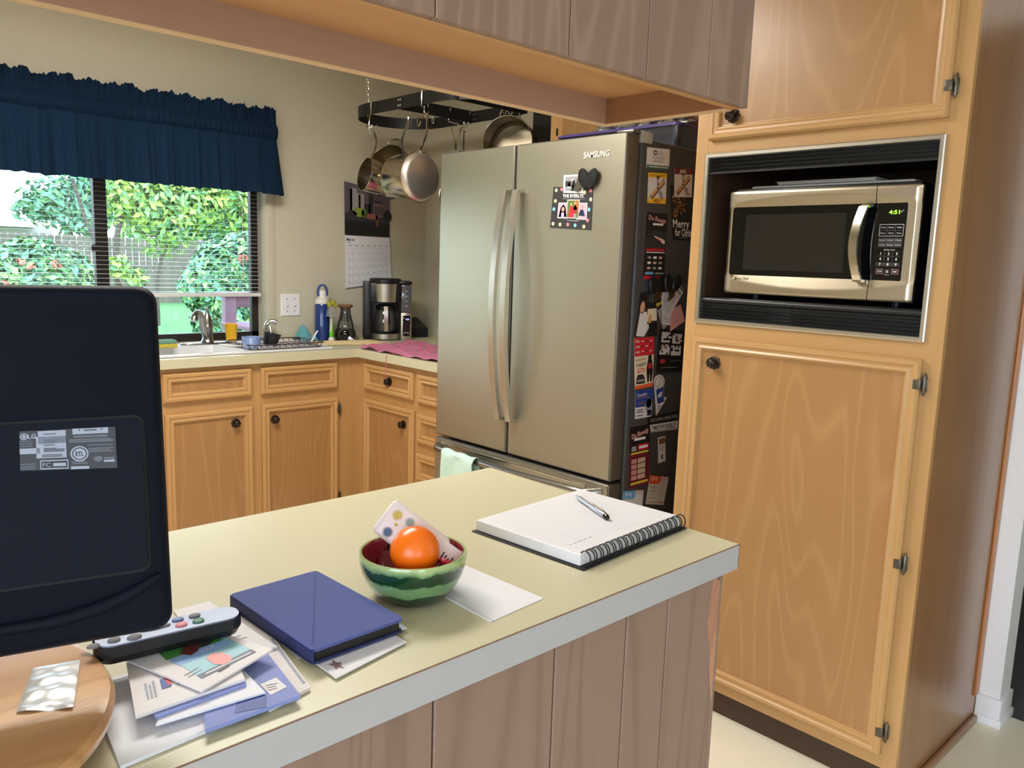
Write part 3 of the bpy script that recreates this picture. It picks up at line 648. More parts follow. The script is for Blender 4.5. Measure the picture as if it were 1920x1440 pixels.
tag(b.build('baseball_magnet', loc=MS @ Vector((*P(1236, 760), w))), 'ball shaped white and blue team magnet right of the 2018 card', 'magnet', GS)
c = Card([(1214, 782.5), (1273, 770.5), (1270, 806), (1219, 812)], MS, .0035, Pblk, .002)
c.q(0.03, .03, 1, .5, Mwht2).up().q(.05, .07, .98, .10, Pblk).text('VICTORIA MEMORIAL', .53, .76, .2, Pgrey, .92, bold=.01).text('TIMOTHY BYERLY', .5, .29, .25, Pblk, .86, bold=.02)
c.done('name_plate', 'black and white name plate with two lines of block capitals', 'name plate', GS)
c = Card([(1181.7, 801.7), (1219, 795), (1216, 907), (1180, 917)], MS, .0015, Pmar)
random.seed(9)
c.up().q(0, .55, 1, 1, Pblk).up().text('Du Rowdy', .5, .88, .08, Ppink, .85, bold=.03, rot=.08).lines(.2,.8,[.79],Mwprint,.04,.1).q(.4, .60, .95, .70, Pred).q(.05, .55, .95, .58, Pyel).q(.08, .6, .32, .68, Pgrey)
for i in range(4):
    for k in range(2): c.q(.08+.32*k, .13+.09*i, .34+.5*k*.9, .20+.09*i, (Ppink, Pcream)[k])
c.q(.05, .05, .95, .09, Pyel).up().lines(.45,.9,[.65],Mwprint,.04,.05).lines(.1, .3, [.15+.03*i for i in range(11)], Pmar, .008).lines(.42, .85, [.15+.03*i for i in range(11)], Pmar, .008)
c.done('show_leaflet', 'tall crowded show leaflet in maroon and yellow below the name plate', 'leaflet', GS)
c = Card([(1234, 820.8), (1247.5, 817), (1248, 864), (1234.4, 869)], MS, .0025, Mwht2); c.up().q(.1, .72, .95, .95, Pbrn).lines(.2, .9, [.62, .55, .48], Mgink, .02).q(.4, .12, .62, .3, Pblk)
c.done('business_card', 'narrow white card with a small portrait turned on its side', 'card', GS)
for px, col, lab in (([(1219, 890.7), (1254, 895), (1244, 947), (1210.7, 945)], Porange, 'white appointment slip with an orange M header, low on the fridge side'), ([(1169, 921), (1207, 919), (1204, 953), (1166, 955)], Pskyb, 'white appointment slip with a light blue M header, lowest on the fridge side')):
    c = Card(px, MS, .0016, Mwht2); hh = .70 if col is Porange else .52
    c.poly([(0, hh), (.5, hh+.02), (.6, hh+.12), (.6, 1), (0, 1)], col).up().text('M', .26, (1+hh)/2+.03, .15 if col is Porange else .22, Mwprint, .26, bold=-.005).text('SAVE A LIFE', .8, .93, .045, Pred, .36, bold=.02).lines(.64, .98, [.87, .82], Ppink, .02)
    if col is Porange: c.lines(.06, .5, [.62, .58, .5, .44, .34, .24], Mgink, .016, .4).lines(.6, .95, [.76-.05*i for i in range(10)], Pgrey, .01, .4).q(.6, .07, .98, .1, Pred).lines(.05, .55, [.07], Pblk, .014)
    c.done('appointment_slip', lab, 'slip', GS)
# front of the right door
MFr = FX(XF-.0005)
c = Card([(1038, 350.8), (1112, 349), (1108, 431.5), (1031, 426.7)], MFr, .0015, Pdk)
cols = [pm('bulb_green', (206, 226, 180)), pm('bulb_rose', (232, 130, 140)), pm('bulb_cream', (242, 222, 170)), pm('bulb_aqua', (130, 206, 226))]
for i, (x, y) in enumerate(((.08, .92), (.22, .94), (.08, .66), (.06, .46), (.07, .1), (.25, .09), (.44, .1), (.62, .09), (.83, .07), (.95, .9), (.96, .70), (.93, .47), (.91, .22), (.8, .86))): c.ell(x, y, .035, .045, cols[(0, 1, 2, 3, 0, 2, 1, 3, 2, 1, 0, 3, 1, 2)[i]], 12)
c.up().text('THE BYERLYS', .52, .785, .075, Mwprint, .52, bold=.035).lines(.26, .82, [.71], Mgink, .016, .02).text('To Yours Christmas', .56, .2, .03, Mwprint, .28)
for x0, y0, x1, y1 in ((.17, .24, .42, .62), (.64, .23, .89, .62), (.39, .25, .70, .69)): c.up().q(x0, y0, x1, y1, Mwht2)
c.up().q(.19, .26, .41, .6, pm('lilac', (196, 170, 190))).poly([(.2, .27), (.24, .5), (.3, .58), (.36, .5), (.4, .28)], Phair).q(.66, .25, .875, .60, pm('lilac', (196, 170, 190)))
c.up().ell(.3, .46, .035, .06, Pskin).q(.265, .27, .335, .38, pm('lilac2', (214, 180, 214))).ell(.765, .52, .03, .05, Pskin).poly([(.69, .32), (.73, .46), (.8, .46), (.85, .31)], Pnavy)
c.q(.41, .27, .68, .67, Pgreen).up().q(.56, .45, .68, .66, Pamber).poly([(.44, .28), (.46, .5), (.5, .55), (.55, .5), (.6, .58), (.65, .5), (.64, .28)], Pred).up().ell(.5, .58, .025, .035, Pskin).ell(.6, .61, .025, .035, Pskin).q(.57, .27, .64, .36, Pgrey)
c.done('christmas_card', 'dark photo card with three portraits and printed bulbs on the right fridge door', 'card')
c = Card([(1057, 328.5), (1094, 326.5), (1093, 362.5), (1056, 361.5)], MFr, .0035, Mwht)
c.up().q(.1, .1, .93, .9, Pgrey).up().q(.1, .35, .4, .65, Pdk).poly([(.2, .3), (.3, .65), (.4, .3)], Mwht).poly([(.4, .12), (.45, .6), (.55, .75), (.62, .5), (.6, .12)], Pblk).ell(.5, .7, .06, .09, Mwht).poly([(.42, .3), (.5, .5), (.56, .3)], Mwht)
c.done('photo_print', 'small black and white snapshot clipped above the photo card on the fridge door', 'photo')
clip(MFr, [(1085, 331), (1094, 347), (1082, 359.5), (1076, 356)], [(1095.5, 334, .35), (1111, 334, -.5)], .033, .008, 'black and steel magnetic clip on the right fridge door', None)

# ---------------------------------------------------------------- tub and bag on the fridge
tb = thing('storage_tub', (1.4, 1.35, 1.736), 'clear plastic storage tub with a purple lid on top of the fridge', 'tub')
Mtub = glassy('clear_plastic_tub', (196, 198, 208), .10, .12, .14, (150, 150, 165)); Mpurp = mat('purple_plastic', (86, 70, 130), .35)
b = MB(); tx0, tx1, ty0, ty1 = 1.232, 1.405, 1.056, 1.62
def rr(x0, y0, x1, y1, r, z): return [(x, y, z) for x, y in rrect(x0, y0, x1, y1, r, 4)]
L0 = rr(tx0+.015, ty0+.015, tx1-.01, ty1-.015, .02, 1.737); L1 = rr(tx0, ty0, tx1, ty1, .025, 1.824); n = len(L0)
b.add(L0+L1, [(i, (i+1) % n, n+(i+1) % n, n+i) for i in range(n)]+[tuple(range(n))], Mtub, False); b.build('tub', tb)
b = MB(); P_ = rrect(tx0-.008, ty0-.008, tx1+.008, ty1+.008, .028, 4); b.prism(P_, 1.824, 1.831, Mpurp); b.prism(rrect(tx0+.006, ty0+.006, tx1-.006, ty1-.006, .02, 4), 1.831, 1.836, Mpurp); b.build('lid', tb)
Mbag = glassy('clear_bag_film', (214, 212, 206), .5, .12, .22, (190, 186, 178))
def bag(u, v):
    a = 2*PI*u; h = v; r_ = 1-.25*h*h
    k = .02*math.sin(a*7+h*9)+.016*math.sin(a*13-h*14)+.01*math.sin(a*23+h*5)
    return (1.325+(.075*r_+k*.6)*math.cos(a), 1.28+(.19*r_+k)*math.sin(a), 1.838+.075*h**.8*(1-.12*math.sin(a*3))+.012*math.sin(a*9+h*8)*h)
b = MB(); b.sheet(bag, 70, 12, Mbag, smooth=False)
tag(b.build('plastic_bag', loc=(1.325, 1.28, 1.837)), 'crumpled clear plastic bag lying on the purple tub lid', 'bag')

# ---------------------------------------------------------------- microwave
MXF = .96; M = FX(MXF)
mw = thing('microwave_oven', (1.15, .40, 1.262), 'stainless microwave oven with black window and keypad standing in the pantry niche', 'microwave')
b = MB(); b.box((MXF+.014, .146, 1.279), (1.36, .655, 1.572), Mblk, .006); b.box((MXF+.02, .165, 1.565), (1.35, .612, 1.5782), Mlgrey, .006)
for y in (.2, .6):
    for x in (1.03, 1.3): b.lathe([(0, 0), (.012, 0), (.013, .018), (0, .018)], Mblk, 12, T(x, y, 1.262))
b.build('body', mw)
Msw = mat('microwave_steel', (196, 184, 162), .3, .95, var=.04, vs=6, bump=.05, bs=50, aniso=(1, 1, 50))
def frontplate(name, u0, u1, holes, parent, bulge=.008):
    """steel front that bows outwards, with the window/keypad opening left free"""
    b = MB(); v0, v1 = 1.277, 1.5625; h0, h1 = 1.329, 1.5185
    def f(u, v):
        s_ = max(0, min(1, (u+.664)/(.664-.137)))
        w_ = .004+bulge*math.sin(PI*s_)
        for hh, vv in ((h1, v1), (h0, v0)):          # swept crease above and below the window
            t_ = (v-hh)/(vv-hh)
            if t_ >= 0:
                tc_ = .12+.5*math.sin(PI*s_)**.8
                w_ += .0035 if t_ > tc_ else .0035-.010*(tc_-t_)
                if t_ > .9: w_ -= .03*(t_-.9)
        e_ = min(u+.664, -.137-u); w_ -= max(0, .010-e_)*.7
        return (u, v, w_)
    def patch(a0, b0, a1, b1):
        b.sheet(lambda p, q: f(a0+(a1-a0)*p, b0+(b1-b0)*q), 28, 14, Msw, M)
    patch(u0, v0, u1, h0); patch(u0, h1, u1, v1)
    a0, a1 = holes
    if a0 > u0: patch(u0, h0, a0, h1)
    if a1 < u1: patch(a1, h0, u1, h1)
    b.rings(u0, v0, u1, v1, [(0, -.014), (0, -.003)], Msw, M, cap=False)
    return b.build(name, parent)
dm = frontplate('door', -.664, -.2435, (-.645, -.2435), mw)
b = MB(); b.prism(rrect(-.648, 1.326, -.243, 1.521, .012), .0, .006, Mblkg, M); b.build('window', dm)
b = MB(); b.prism(rrect(-.605, 1.345, -.316, 1.497, .004), .006, .0064, mat('window_mesh', (34, 31, 27), .15), M); b.build('window_mesh', dm)
b = MB(); pts = [(-.262, 1.325, .012), (-.264, 1.327, .03)]+[(-.262-.013*math.sin(PI*i/14), 1.33+.178*i/14, .034+.012*math.sin(PI*i/14)) for i in range(15)]+[(-.258, 1.511, .03), (-.256, 1.513, .012)]
b.strip(pts, .022, .007, Mchrome, (1, 0, .12), M); b.build('handle', dm)
b = MB(); b.text('Magic Chef', -.604, 1.3195, .0085, Mchrome, .0085, M, width=.045, bold=.03, extr=.0012); b.rect(-.634, 1.3135, -.580, 1.3255, .0075, Mblk, M); b.poly([(-.641, 1.325), (-.632, 1.325), (-.6345, 1.313), (-.639, 1.313)], .008, Mchrome, M); b.ell(-.6365, 1.327, .006, .0025, .0085, Mchrome, M); b.build('badge', dm)
cp = frontplate('control_panel', -.2415, -.137, (-.2415, -.1675), mw)
b = MB(); b.prism(rrect(-.2412, 1.326, -.166, 1.521, .009), .0, .0066, Mblkg, M); kp = b.build('keypad', cp)
Mled = mat('green_clock_digits', (150, 255, 60), .5, emit=(150, 255, 60), es=2.2)
b = MB(); b.text('4:51', -.197, 1.4965, .0095, Mled, .0070, M, width=.026, bold=.01); b.ell(-.176, 1.5, .0012, .0012, .007, Mwprint, M); b.ell(-.180, 1.497, .001, .002, .007, Mwprint, M); b.build('clock_display', kp)
b = MB(); w = .0069
b.rings(-.2295, 1.438, -.171, 1.467, [(0, w), (.0008, w)], Mwprint, M, cap=False)
for u in (-.2105, -.1905): b.rect(u-.0003, 1.44, u+.0003, 1.465, w, Mgink, M)
b.rect(-.229, 1.452, -.172, 1.4525, w, Mgink, M)
for i, st in enumerate(('Time Cook', 'Defrost', 'Weight')): b.text(st, -.220+.0195*i, 1.4595, .0035, Mwprint, w, M, width=.013)
for i, st in enumerate(('Power', 'Clock', 'Timer')): b.text(st, -.220+.0195*i, 1.4455, .0035, Mwprint, w, M, width=.012)
b.rect(-.2295, 1.411, -.1715, 1.434, w-.0001, Pdk, M)
for i, st in enumerate(('Popcorn', 'Potato', 'Pizza', 'Frozen', 'Beverage', 'Dinner')): b.text(st, -.220+.0195*(i % 3), 1.4285-.0115*(i//3), .003, Mwprint, w, M, width=.014)
b.text('EXPRESS COOK', -.2, 1.4045, .0028, Mwprint, w, M, width=.027)
for i in range(9): b.text(str(i+1), -.2205+.0195*(i % 3), 1.3955-.0132*(i//3), .0066, Mwprint, w, M, bold=.02)
for u in (-.211, -.1915): b.rect(u-.0003, 1.376, u+.0003, 1.401, w, Mgink, M)
b.rect(-.229, 1.3889, -.172, 1.3893, w, Mgink, M); b.rect(-.231, 1.3645, -.172, 1.3735, w-.0002, Pdk, M)
b.text('0', -.2008, 1.3515, .0066, Mwprint, w, M, bold=.02); b.rect(-.207, 1.347, -.195, 1.3565, w-.0002, Pdk, M)
for u, st in ((-.2195, 'STOP'), (-.182, 'START')):
    b.rings(u-.0085, 1.3455, u+.0085, 1.3575, [(0, w), (.0008, w)], Ppink, M, cap=False); b.text(st, u, 1.3515, .0045, Mwprint, w, M, width=.011, bold=.02)
b.text('Memory', -.2008, 1.3435, .0024, Mwprint, w, M, width=.012); b.build('button', kp)
b = MB(); b.prism(rrect(MXF+.02, .262, 1.29, .535, .015), 1.5785, 1.580, Mlgrey); b.rings(MXF+.02, .262, 1.29, .535, [(.004, 1.580), (0, 1.586), (-.004, 1.5865)], Mlgrey, None, cap=False)
tag(b.build('baking_tray', loc=(1.15, .4, 1.5785)), 'shallow light grey baking tray lying on top of the microwave', 'tray')
# ---------------------------------------------------------------- sink, faucet and things by the window
Msink = mat('white_enamel', (232, 230, 230), .18, var=.02)
sk = MB(); zr = ZT+.009
def rim(x0, y0, x1, y1, holes):
    xs = sorted({x0, x1, *[h[0] for h in holes], *[h[2] for h in holes]}); ys = sorted({y0, y1, *[h[1] for h in holes], *[h[3] for h in holes]})
    for i in range(len(xs)-1):
        for j in range(len(ys)-1):
            cx, cy = (xs[i]+xs[i+1])/2, (ys[j]+ys[j+1])/2
            if any(h[0] < cx < h[2] and h[1] < cy < h[3] for h in holes): continue
            sk.add([(xs[i], ys[j], zr), (xs[i+1], ys[j], zr), (xs[i+1], ys[j+1], zr), (xs[i], ys[j+1], zr)], [(0, 1, 2, 3)], Msink)
H1 = (SX0+.035, SY0+.03, .435, SY1-.115); H2 = (.475, SY0+.03, SX1-.035, SY1-.115)
rim(SX0, SY0, SX1, SY1, [H1, H2])
P_ = [(SX0, SY0), (SX1, SY0), (SX1, SY1), (SX0, SY1)]
sk.add([(x, y, ZT+.0005) for x, y in P_]+[(x, y, zr) for x, y in P_], [(i, (i+1) % 4, 4+(i+1) % 4, 4+i) for i in range(4)], Msink)
sk.rings(SX0-.004, SY0-.004, SX1+.004, SY1+.004, [(0, ZT+.0012), (.005, ZT+.0016)], mat('sink_seal_line', (60, 56, 62), .5), cap=False)
for h in (H1, H2):
    Q = [(h[0], h[1]), (h[2], h[1]), (h[2], h[3]), (h[0], h[3])]; R_ = [(h[0]+.02, h[1]+.02), (h[2]-.02, h[1]+.02), (h[2]-.02, h[3]-.02), (h[0]+.02, h[3]-.02)]
    sk.add([(x, y, zr) for x, y in Q]+[(x, y, zr-.18) for x, y in R_], [(4+i, 4+(i+1) % 4, (i+1) % 4, i) for i in range(4)]+[(4, 5, 6, 7)], Msink)
    cx, cy = (h[0]+h[2])/2, (h[1]+h[3])/2; sk.lathe([(0, zr-.178), (.04, zr-.178), (.042, zr-.179)], Mnickel, 20, T(cx, cy, 0))
tag(sk.build('kitchen_sink', loc=(.46, 2.9, zr-.18)), 'white double bowl drop in sink under the window', 'sink')
fx, fy = .428, 3.045; zf = zr
ft = thing('faucet', (fx, fy, zf), 'brushed nickel kitchen faucet with bottle shaped handle and arched spout', 'faucet')
b = MB(); b.lathe([(0, 0), (.128, 0), (.13, .003), (.122, .008), (0, .009)], Mnickel, 40, T(fx, fy, zf) @ Matrix.Diagonal((1, .24, 1, 1)))
b.lathe([(.027, .008), (.030, .012), (.027, .018), (.024, .026), (.0245, .07), (.0265, .078), (.0265, .084), (.0245, .088)], Mnickel, 28, T(fx, fy, zf)); b.build('base', ft)
b = MB(); b.lathe([(.0245, .088), (.024, .096), (.0205, .118), (.013, .136), (.008, .148), (.0075, .158), (.009, .163), (.006, .169), (0, .17)], Mnickel, 28, T(fx, fy, zf)); b.build('handle', ft)
b = MB(); b.tube(spline([(fx-.012, fy-.012, zf+.035), (fx-.035, fy-.045, zf+.07), (fx-.062, fy-.09, zf+.125), (fx-.092, fy-.14, zf+.155), (fx-.118, fy-.175, zf+.158), (fx-.138, fy-.2, zf+.146), (fx-.145, fy-.208, zf+.125)], 5), [.0145]*12+[.0125]*8+[.0135]*6+[.016]*5, Mnickel, 14); b.build('spout', ft)
sx, sy = on(481, 632, 'z', zr)[0:2]; sx, sy = .745, 3.085
sp = thing('sink_sprayer', (sx, sy, zr), 'chrome sink side sprayer with curved head on a black collar by the window corner', 'sprayer')
MB().lathe([(0, 0), (.030, 0), (.031, .006), (.02, .012), (.015, .02)], Mblkg, 24, T(sx, sy, zr)).build('collar', sp)
b = MB(); b.tube(spline([(sx-.004, sy, zr+.015), (sx-.010, sy-.004, zr+.05), (sx-.004, sy-.01, zr+.082), (sx+.016, sy-.02, zr+.095), (sx+.036, sy-.03, zr+.090)], 6), [.011]*10+[.013]*8+[.012]*7, Mchrome, 14); b.tube([(sx+.012, sy-.018, zr+.025), (sx+.008, sy-.016, zr+.06), (sx+.004, sy-.01, zr+.085)], .004, Mchrome, 8); b.build('spray_head', sp)
# cup on the ledge
cx, cy = .567, 3.10
tag(MB().lathe([(0, 0), (.0225, 0), (.0235, .002), (.0295, .084), (.0305, .086), (.0285, .086), (.022, .004), (0, .004)], mat('yellow_plastic', (238, 180, 24), .4), 32, T(cx, cy, zr)).build('cup', loc=(cx, cy, zr)), 'yellow plastic cup standing on the sink ledge by the window', 'cup')
p = on(318, 651, 'z', zr)
spg = thing('sponge', (p.x, p.y, zr), 'green and yellow scouring sponge at the left end of the sink ledge', 'sponge')
MB().box((p.x-.055, p.y-.03, zr), (p.x+.025, p.y+.03, zr+.018), mat('yellow_sponge', (196, 176, 60), .9, bump=1, bs=300), .004).build('foam', spg)
MB().box((p.x-.055, p.y-.03, zr+.018), (p.x+.023, p.y+.028, zr+.034), mat('green_scourer', (110, 150, 130), .95, bump=1, bs=500), .004).build('scourer', spg)
p = on(335, 638, 'z', zr)
kn = thing('knife', (p.x, p.y, zr), 'black handled kitchen knife lying behind the sponge', 'knife')
b = MB(); b.tube(spline([(p.x-.02, p.y+.012, zr+.008), (p.x+.02, p.y+.004, zr+.011), (p.x+.06, p.y, zr+.010), (p.x+.072, p.y, zr+.008)], 4), [.007, .008, .009, .009, .008, .008, .008, .008, .009, .010, .011, .010, .006], Mblk, 10); b.build('handle', kn)
MB().box((p.x-.14, p.y+.008, zr+.0), (p.x-.02, p.y+.010, zr+.022), Mnickel, .0008).build('blade', kn)
# wire dish rack over the right bowl
Mwire = mat('brown_coated_wire', (62, 42, 40), .5); Mwirew = mat('white_wire', (226, 224, 222), .4)
dk = thing('dish_rack', (.67, 2.82, zr), 'low wire dish rack across the right sink bowl', 'dish rack')
b = MB(); x0, x1, y0, y1 = .475, .845, 2.70, 2.965; z1 = zr+.022
lp = [(x, y, z1) for x, y in rrect(x0, y0, x1, y1, .03, 4)]; b.tube(lp, .0028, Mwire, 6, closed=True)
lp = [(x, y, zr+.002) for x, y in rrect(x0+.01, y0+.01, x1-.01, y1-.01, .03, 4)]; b.tube(lp, .0022, Mwire, 6, closed=True)
for i in range(12):
    x = x0+.02+(x1-x0-.04)*i/11; b.tube([(x, y0, z1), (x, y0+.01, zr+.002), (x, y1-.01, zr+.002), (x, y1, z1)], .0016, Mwire, 6)
for i in range(7):
    y = y0+.03+(y1-y0-.06)*i/6; b.tube([(x0, y, z1), (x0+.01, y, zr+.002)], .0016, Mwire, 6); b.tube([(x1, y, z1), (x1-.01, y, zr+.002)], .0016, Mwire, 6)
b.build('wire_basket', dk)
MB().tube([(x0-.035, y1-.02, zr+.006), (x0+.05, y0+.02, zr+.012)], .004, Mwirew, 8).build('support_arm', dk)
# bowls and black cup in the rack
Mbl = glassy('blue_clear_plastic', (190, 208, 240), .2, .15, .55, (168, 190, 236))
cx, cy = .505, 2.755
pr = []
for k in range(5): pr += [(.035+.0012*k, zr+.008+.0085*k), (.0375+.0012*k, zr+.0135+.0085*k), (.035+.0012*(k+1), zr+.0165+.0085*k)]
tag(MB().lathe([(0, zr+.006), (.034, zr+.006)]+pr+[(.043, zr+.056), (.039, zr+.055), (.034, zr+.02), (0, zr+.012)], Mbl, 36, T(cx, cy, 0)).build('bowl', loc=(cx, cy, zr+.006)), 'stack of pale blue clear plastic tubs draining in the wire rack', 'tub')
cx, cy = .602, 2.775; K = T(cx, cy, zr+.012) @ Matrix.Rotation(math.radians(14), 4, 'Y')
tag(MB().lathe([(0, 0), (.028, 0), (.030, .002), (.039, .054), (.0415, .056), (.038, .056), (.028, .004), (0, .004)], Mblk, 32, K).build('cup', loc=(cx, cy, zr+.006)), 'black plastic cup tilted in the wire rack', 'cup')
ut = [onM(x, y, FY(2.72)) for x, y in ((571, 655), (585, 640), (594, 620))]
b = MB(); b.strip([(ut[0][0], 2.735, zr+.014), (ut[1][0], 2.725, ut[1][1]), (ut[2][0], 2.715, ut[2][1])], .009, .004, Mwht, (1, -.4, .3)); tag(b.build('spatula', loc=(ut[0][0], 2.735, zr+.01)), 'white plastic utensil standing up out of the wire rack', 'utensil')
# light switch plate
c_ = [onM(x, y, FY(YW)) for x, y in ((526, 553), (562, 553), (562, 590), (526, 590))]; x0, x1 = c_[0][0], c_[1][0]; z1, z0_ = 1.148, 1.036
pl = MB(); M = FY(YW); pl.rings(x0, z0_, x1, z1, [(0, 0), (.001, .004), (.004, .006)], Mwhite, M)
o = pl.build('switch_plate', loc=(x0, YW, z0_)); tag(o, 'white double switch plate on the wall right of the window', 'switch')
for fx_ in (.31, .70):
    x = x0+(x1-x0)*fx_; zc = (z0_+z1)/2
    b = MB(); b.box((x-.005, zc-.012, .006), (x+.005, zc+.012, .008), Mwht2, M=M); b.box((x-.003, zc-.002, .008), (x+.003, zc+.009, .016), Mwhite, .001, M=M); b.build('toggle', o)
    for dz in (-.03, .03): MB().ell(x, zc+dz, .003, .003, .0062, Pdk, M).build('screw', o)
# teal cloth, bottle, brush, hand mill, maker
Mteal = mat('teal_cloth', (92, 158, 168), .95, var=.1, vs=60, bump=.5, bs=350, sheen=.2)
def cloth(u, v):
    x = .893+.10*u; w_ = .10*(1-.35*u); y = 3.065-.01*u+w_*(v-.5)
    h = .075*math.exp(-((u-.35)/.3)**2)*(1-abs(2*v-1)**2.2)+.016*math.exp(-((u-.85)/.3)**2)*(1-abs(2*v-1)**2)+.004+.006*math.sin(u*17+v*7)*math.sin(PI*v)
    return (x, y, ZT+max(.001, h))
tag(MB().sheet(cloth, 40, 18, Mteal).build('cleaning_cloth', loc=(1.0, 3.06, ZT)), 'teal cloth heaped on the worktop below the switch plate', 'cloth')
bx, by = 1.035, 3.06
bt = thing('water_bottle', (bx, by, ZT), 'blue water bottle with a white collar and blue carrying loop', 'bottle')
MB().lathe([(0, 0), (.034, 0), (.037, .004), (.0375, .01), (.0375, .178), (.035, .186), (.033, .19)], mat('blue_bottle', (28, 56, 120), .15, coat=.5), 36, T(bx, by, ZT)).build('body', bt)
Mcap = mat('white_cap', (222, 216, 210), .45)
b = MB(); b.lathe([(.0365, .188), (.037, .192), (.034, .212), (.024, .218), (.0225, .222), (.0215, .25), (.017, .257), (0, .258)], Mcap, 32, T(bx, by, ZT)); b.tube([(bx+.012, by, ZT+.226), (bx+.032, by-.006, ZT+.222)], .006, Mcap, 8); b.build('cap', bt)
b = MB(); b.strip([(bx-.0265*math.cos(a)*(1 if math.sin(a) > -.5 else 1), by-.004, ZT+.246+.038*math.sin(a)) for a in [-.5+(PI+1.0)*i/20 for i in range(21)]], .014, .008, mat('slate_blue_loop', (70, 92, 150), .5), (0, 1, 0)); b.build('carrying_loop', bt)
bx, by = 1.045, 2.985
br = thing('bottle_brush', (bx, by, ZT), 'green and white bottle brush standing upright between the blue bottle and the glass jar', 'brush')
b = MB(); b.lathe([(0, 0), (.016, 0), (.017, .003), (.014, .018), (.010, .022)], Mcap, 20, T(bx, by, ZT)); b.build('foot', br)
b = MB(); b.lathe([(.010, .022), (.0115, .05), (.0095, .075), (.007, .11), (.006, .13)], mat('lime_plastic', (110, 190, 50), .4), 20, T(bx, by, ZT)); b.strip([(bx-.008, by-.006, ZT+.05), (bx-.006, by-.006, ZT+.09), (bx-.002, by-.005, ZT+.13)], .008, .006, Mcap, (1, 0, 0)); b.build('handle', br)
b = MB()
for k in range(8):
    z = ZT+.128+k*.0065; b.lathe([(.004, 0), (.027-.001*k, .0015), (.027-.001*k, .003), (.004, .0045)], mat('white_bristles', (206, 206, 204), .9), 20, T(bx, by, z))
b.build('bristles', br)
Mol = mat('olive_foam', (156, 156, 50), .9, bump=.5)
b = MB()
for dx, dz, r_ in ((-.013, .188, .013), (.006, .196, .0135), (.02, .184, .012), (.0, .182, .012)): b.lathe([(0, -r_*1.2), (r_*.8, -r_*.8), (r_, 0), (r_*.8, r_*.9), (0, r_*1.3)], Mol, 14, T(bx+dx, by+(-.004 if dx else .006), ZT+dz))
b.build('foam_tip', br)
gx, gy = 1.130, 2.990
gr = thing('glass_carafe', (gx, gy, ZT), 'glass jar with a wooden lid in a black base with a steel lever', 'jar')
Mclr = glassy('clear_glass', (226, 228, 224), .25, .02, .06, (200, 198, 190))
MB().lathe([(.036, .045), (.043, .06), (.042, .082), (.034, .112), (.027, .14), (.0255, .165), (.028, .172)], Mclr, 32, T(gx, gy, ZT)).build('glass_body', gr)
MB().lathe([(0, .100), (.024, .102), (.022, .12), (.017, .155), (.017, .166), (0, .167)], mat('dark_filter', (48, 44, 42), .3, .3), 24, T(gx, gy, ZT)).build('filter', gr)
MB().lathe([(.02, .166), (.026, .168), (.036, .174), (.038, .181), (.034, .187), (0, .189)], wood('walnut_lid', (116, 76, 50), (80, 50, 32), 'x', 3, .3), 32, T(gx, gy, ZT)).build('lid', gr)
b = MB(); b.lathe([(0, 0), (.044, 0), (.050, .008), (.053, .03), (.050, .052), (.044, .062), (.040, .064)], Mblkm, 36, T(gx, gy, ZT)); b.build('base', gr)
dv = Vector((-.55, -.835, 0)).normalized(); K = frame((gx+dv.x*.047, gy+dv.y*.047, ZT+.036), (-dv.y, dv.x, 0), (0, 0, 1))
b = MB(); b.lathe([(.030, -.012), (.030, .004), (.026, .008), (.022, .006), (.02, .002), (.012, .004), (.008, .008), (0, .009)], Mblkg, 28, K); b.lathe([(.0305, .003), (.0305, .0055), (.027, .0085)], Mnickel, 28, K); b.build('dial', gr)
b = MB(); b.strip([K @ Vector(q) for q in ((.018, -.014, .009), (.034, -.024, .012), (.052, -.034, .012))], .015, .008, Mnickel, K.to_3x3() @ Vector((.5, .86, 0))); b.build('lever', gr)
# cable behind
b = MB(); b.tube(spline([(gx+.03, gy+.05, ZT+.15), (gx+.05, gy+.06, ZT+.10), (gx+.075, gy+.05, ZT+.04), (gx+.088, gy+.02, ZT+.008), (gx+.096, gy+.03, ZT+.004)], 6), .0028, Mblk, 8)
tag(b.build('power_cable', loc=(gx+.1, gy+.03, ZT)), 'thin black cable running from behind the glass jar to the coffee maker', 'cable')
# coffee maker
kx, ky = 1.376, 2.965          # faces the camera corner
fd = Vector((-.50, -.866, 0)); ru = Vector((-fd.y, fd.x, 0)).normalized()*1.0; ru = Vector((.866, -.50, 0))
K = frame((kx, ky, ZT), ru, (0, 0, 1))      # u right, v up, w towards viewer
K = K; cm = thing('coffee_maker', (kx, ky, ZT), 'black and steel drip coffee maker with glass jug and keypad tower in the corner', 'coffee maker')
W0, W1 = -.128, .062
b = MB(); b.box((W0, 0, -.11), (W1, .30, -.02), Mblk, .006, M=K); b.box((W0, 0, -.11), (W0+.038, .305, .06), Mblk, .008, M=K)
b.box((W0, 0, -.1), (W1, .035, .03), Mblk, .008, M=K); b.box((W0, 0, -.1), (W0+.04, .035, .06), Mblk, .008, M=K); b.box((W0+.03, .198, -.06), (W1, .30, .06), Mblk, .006, M=K); b.build('body', cm)
cu_ = (W0+.038+W1)/2; cw = (W1-W0-.038)/2
b = MB(); b.lathe([(cw+.004, .296), (cw+.009, .30), (cw+.009, .318), (cw+.002, .324), (0, .325)], Mblk, 36, K @ Matrix(((1, 0, 0, cu_), (0, 0, 1, 0), (0, -1, 0, -.002), (0, 0, 0, 1)))); b.box((W1-.02, .293, -.09), (W1+.062, .312, .045), Mblk, .007, M=K); b.build('lid', cm)
LK = K @ Matrix(((1, 0, 0, cu_), (0, 0, 1, 0), (0, -1, 0, -.002), (0, 0, 0, 1)))
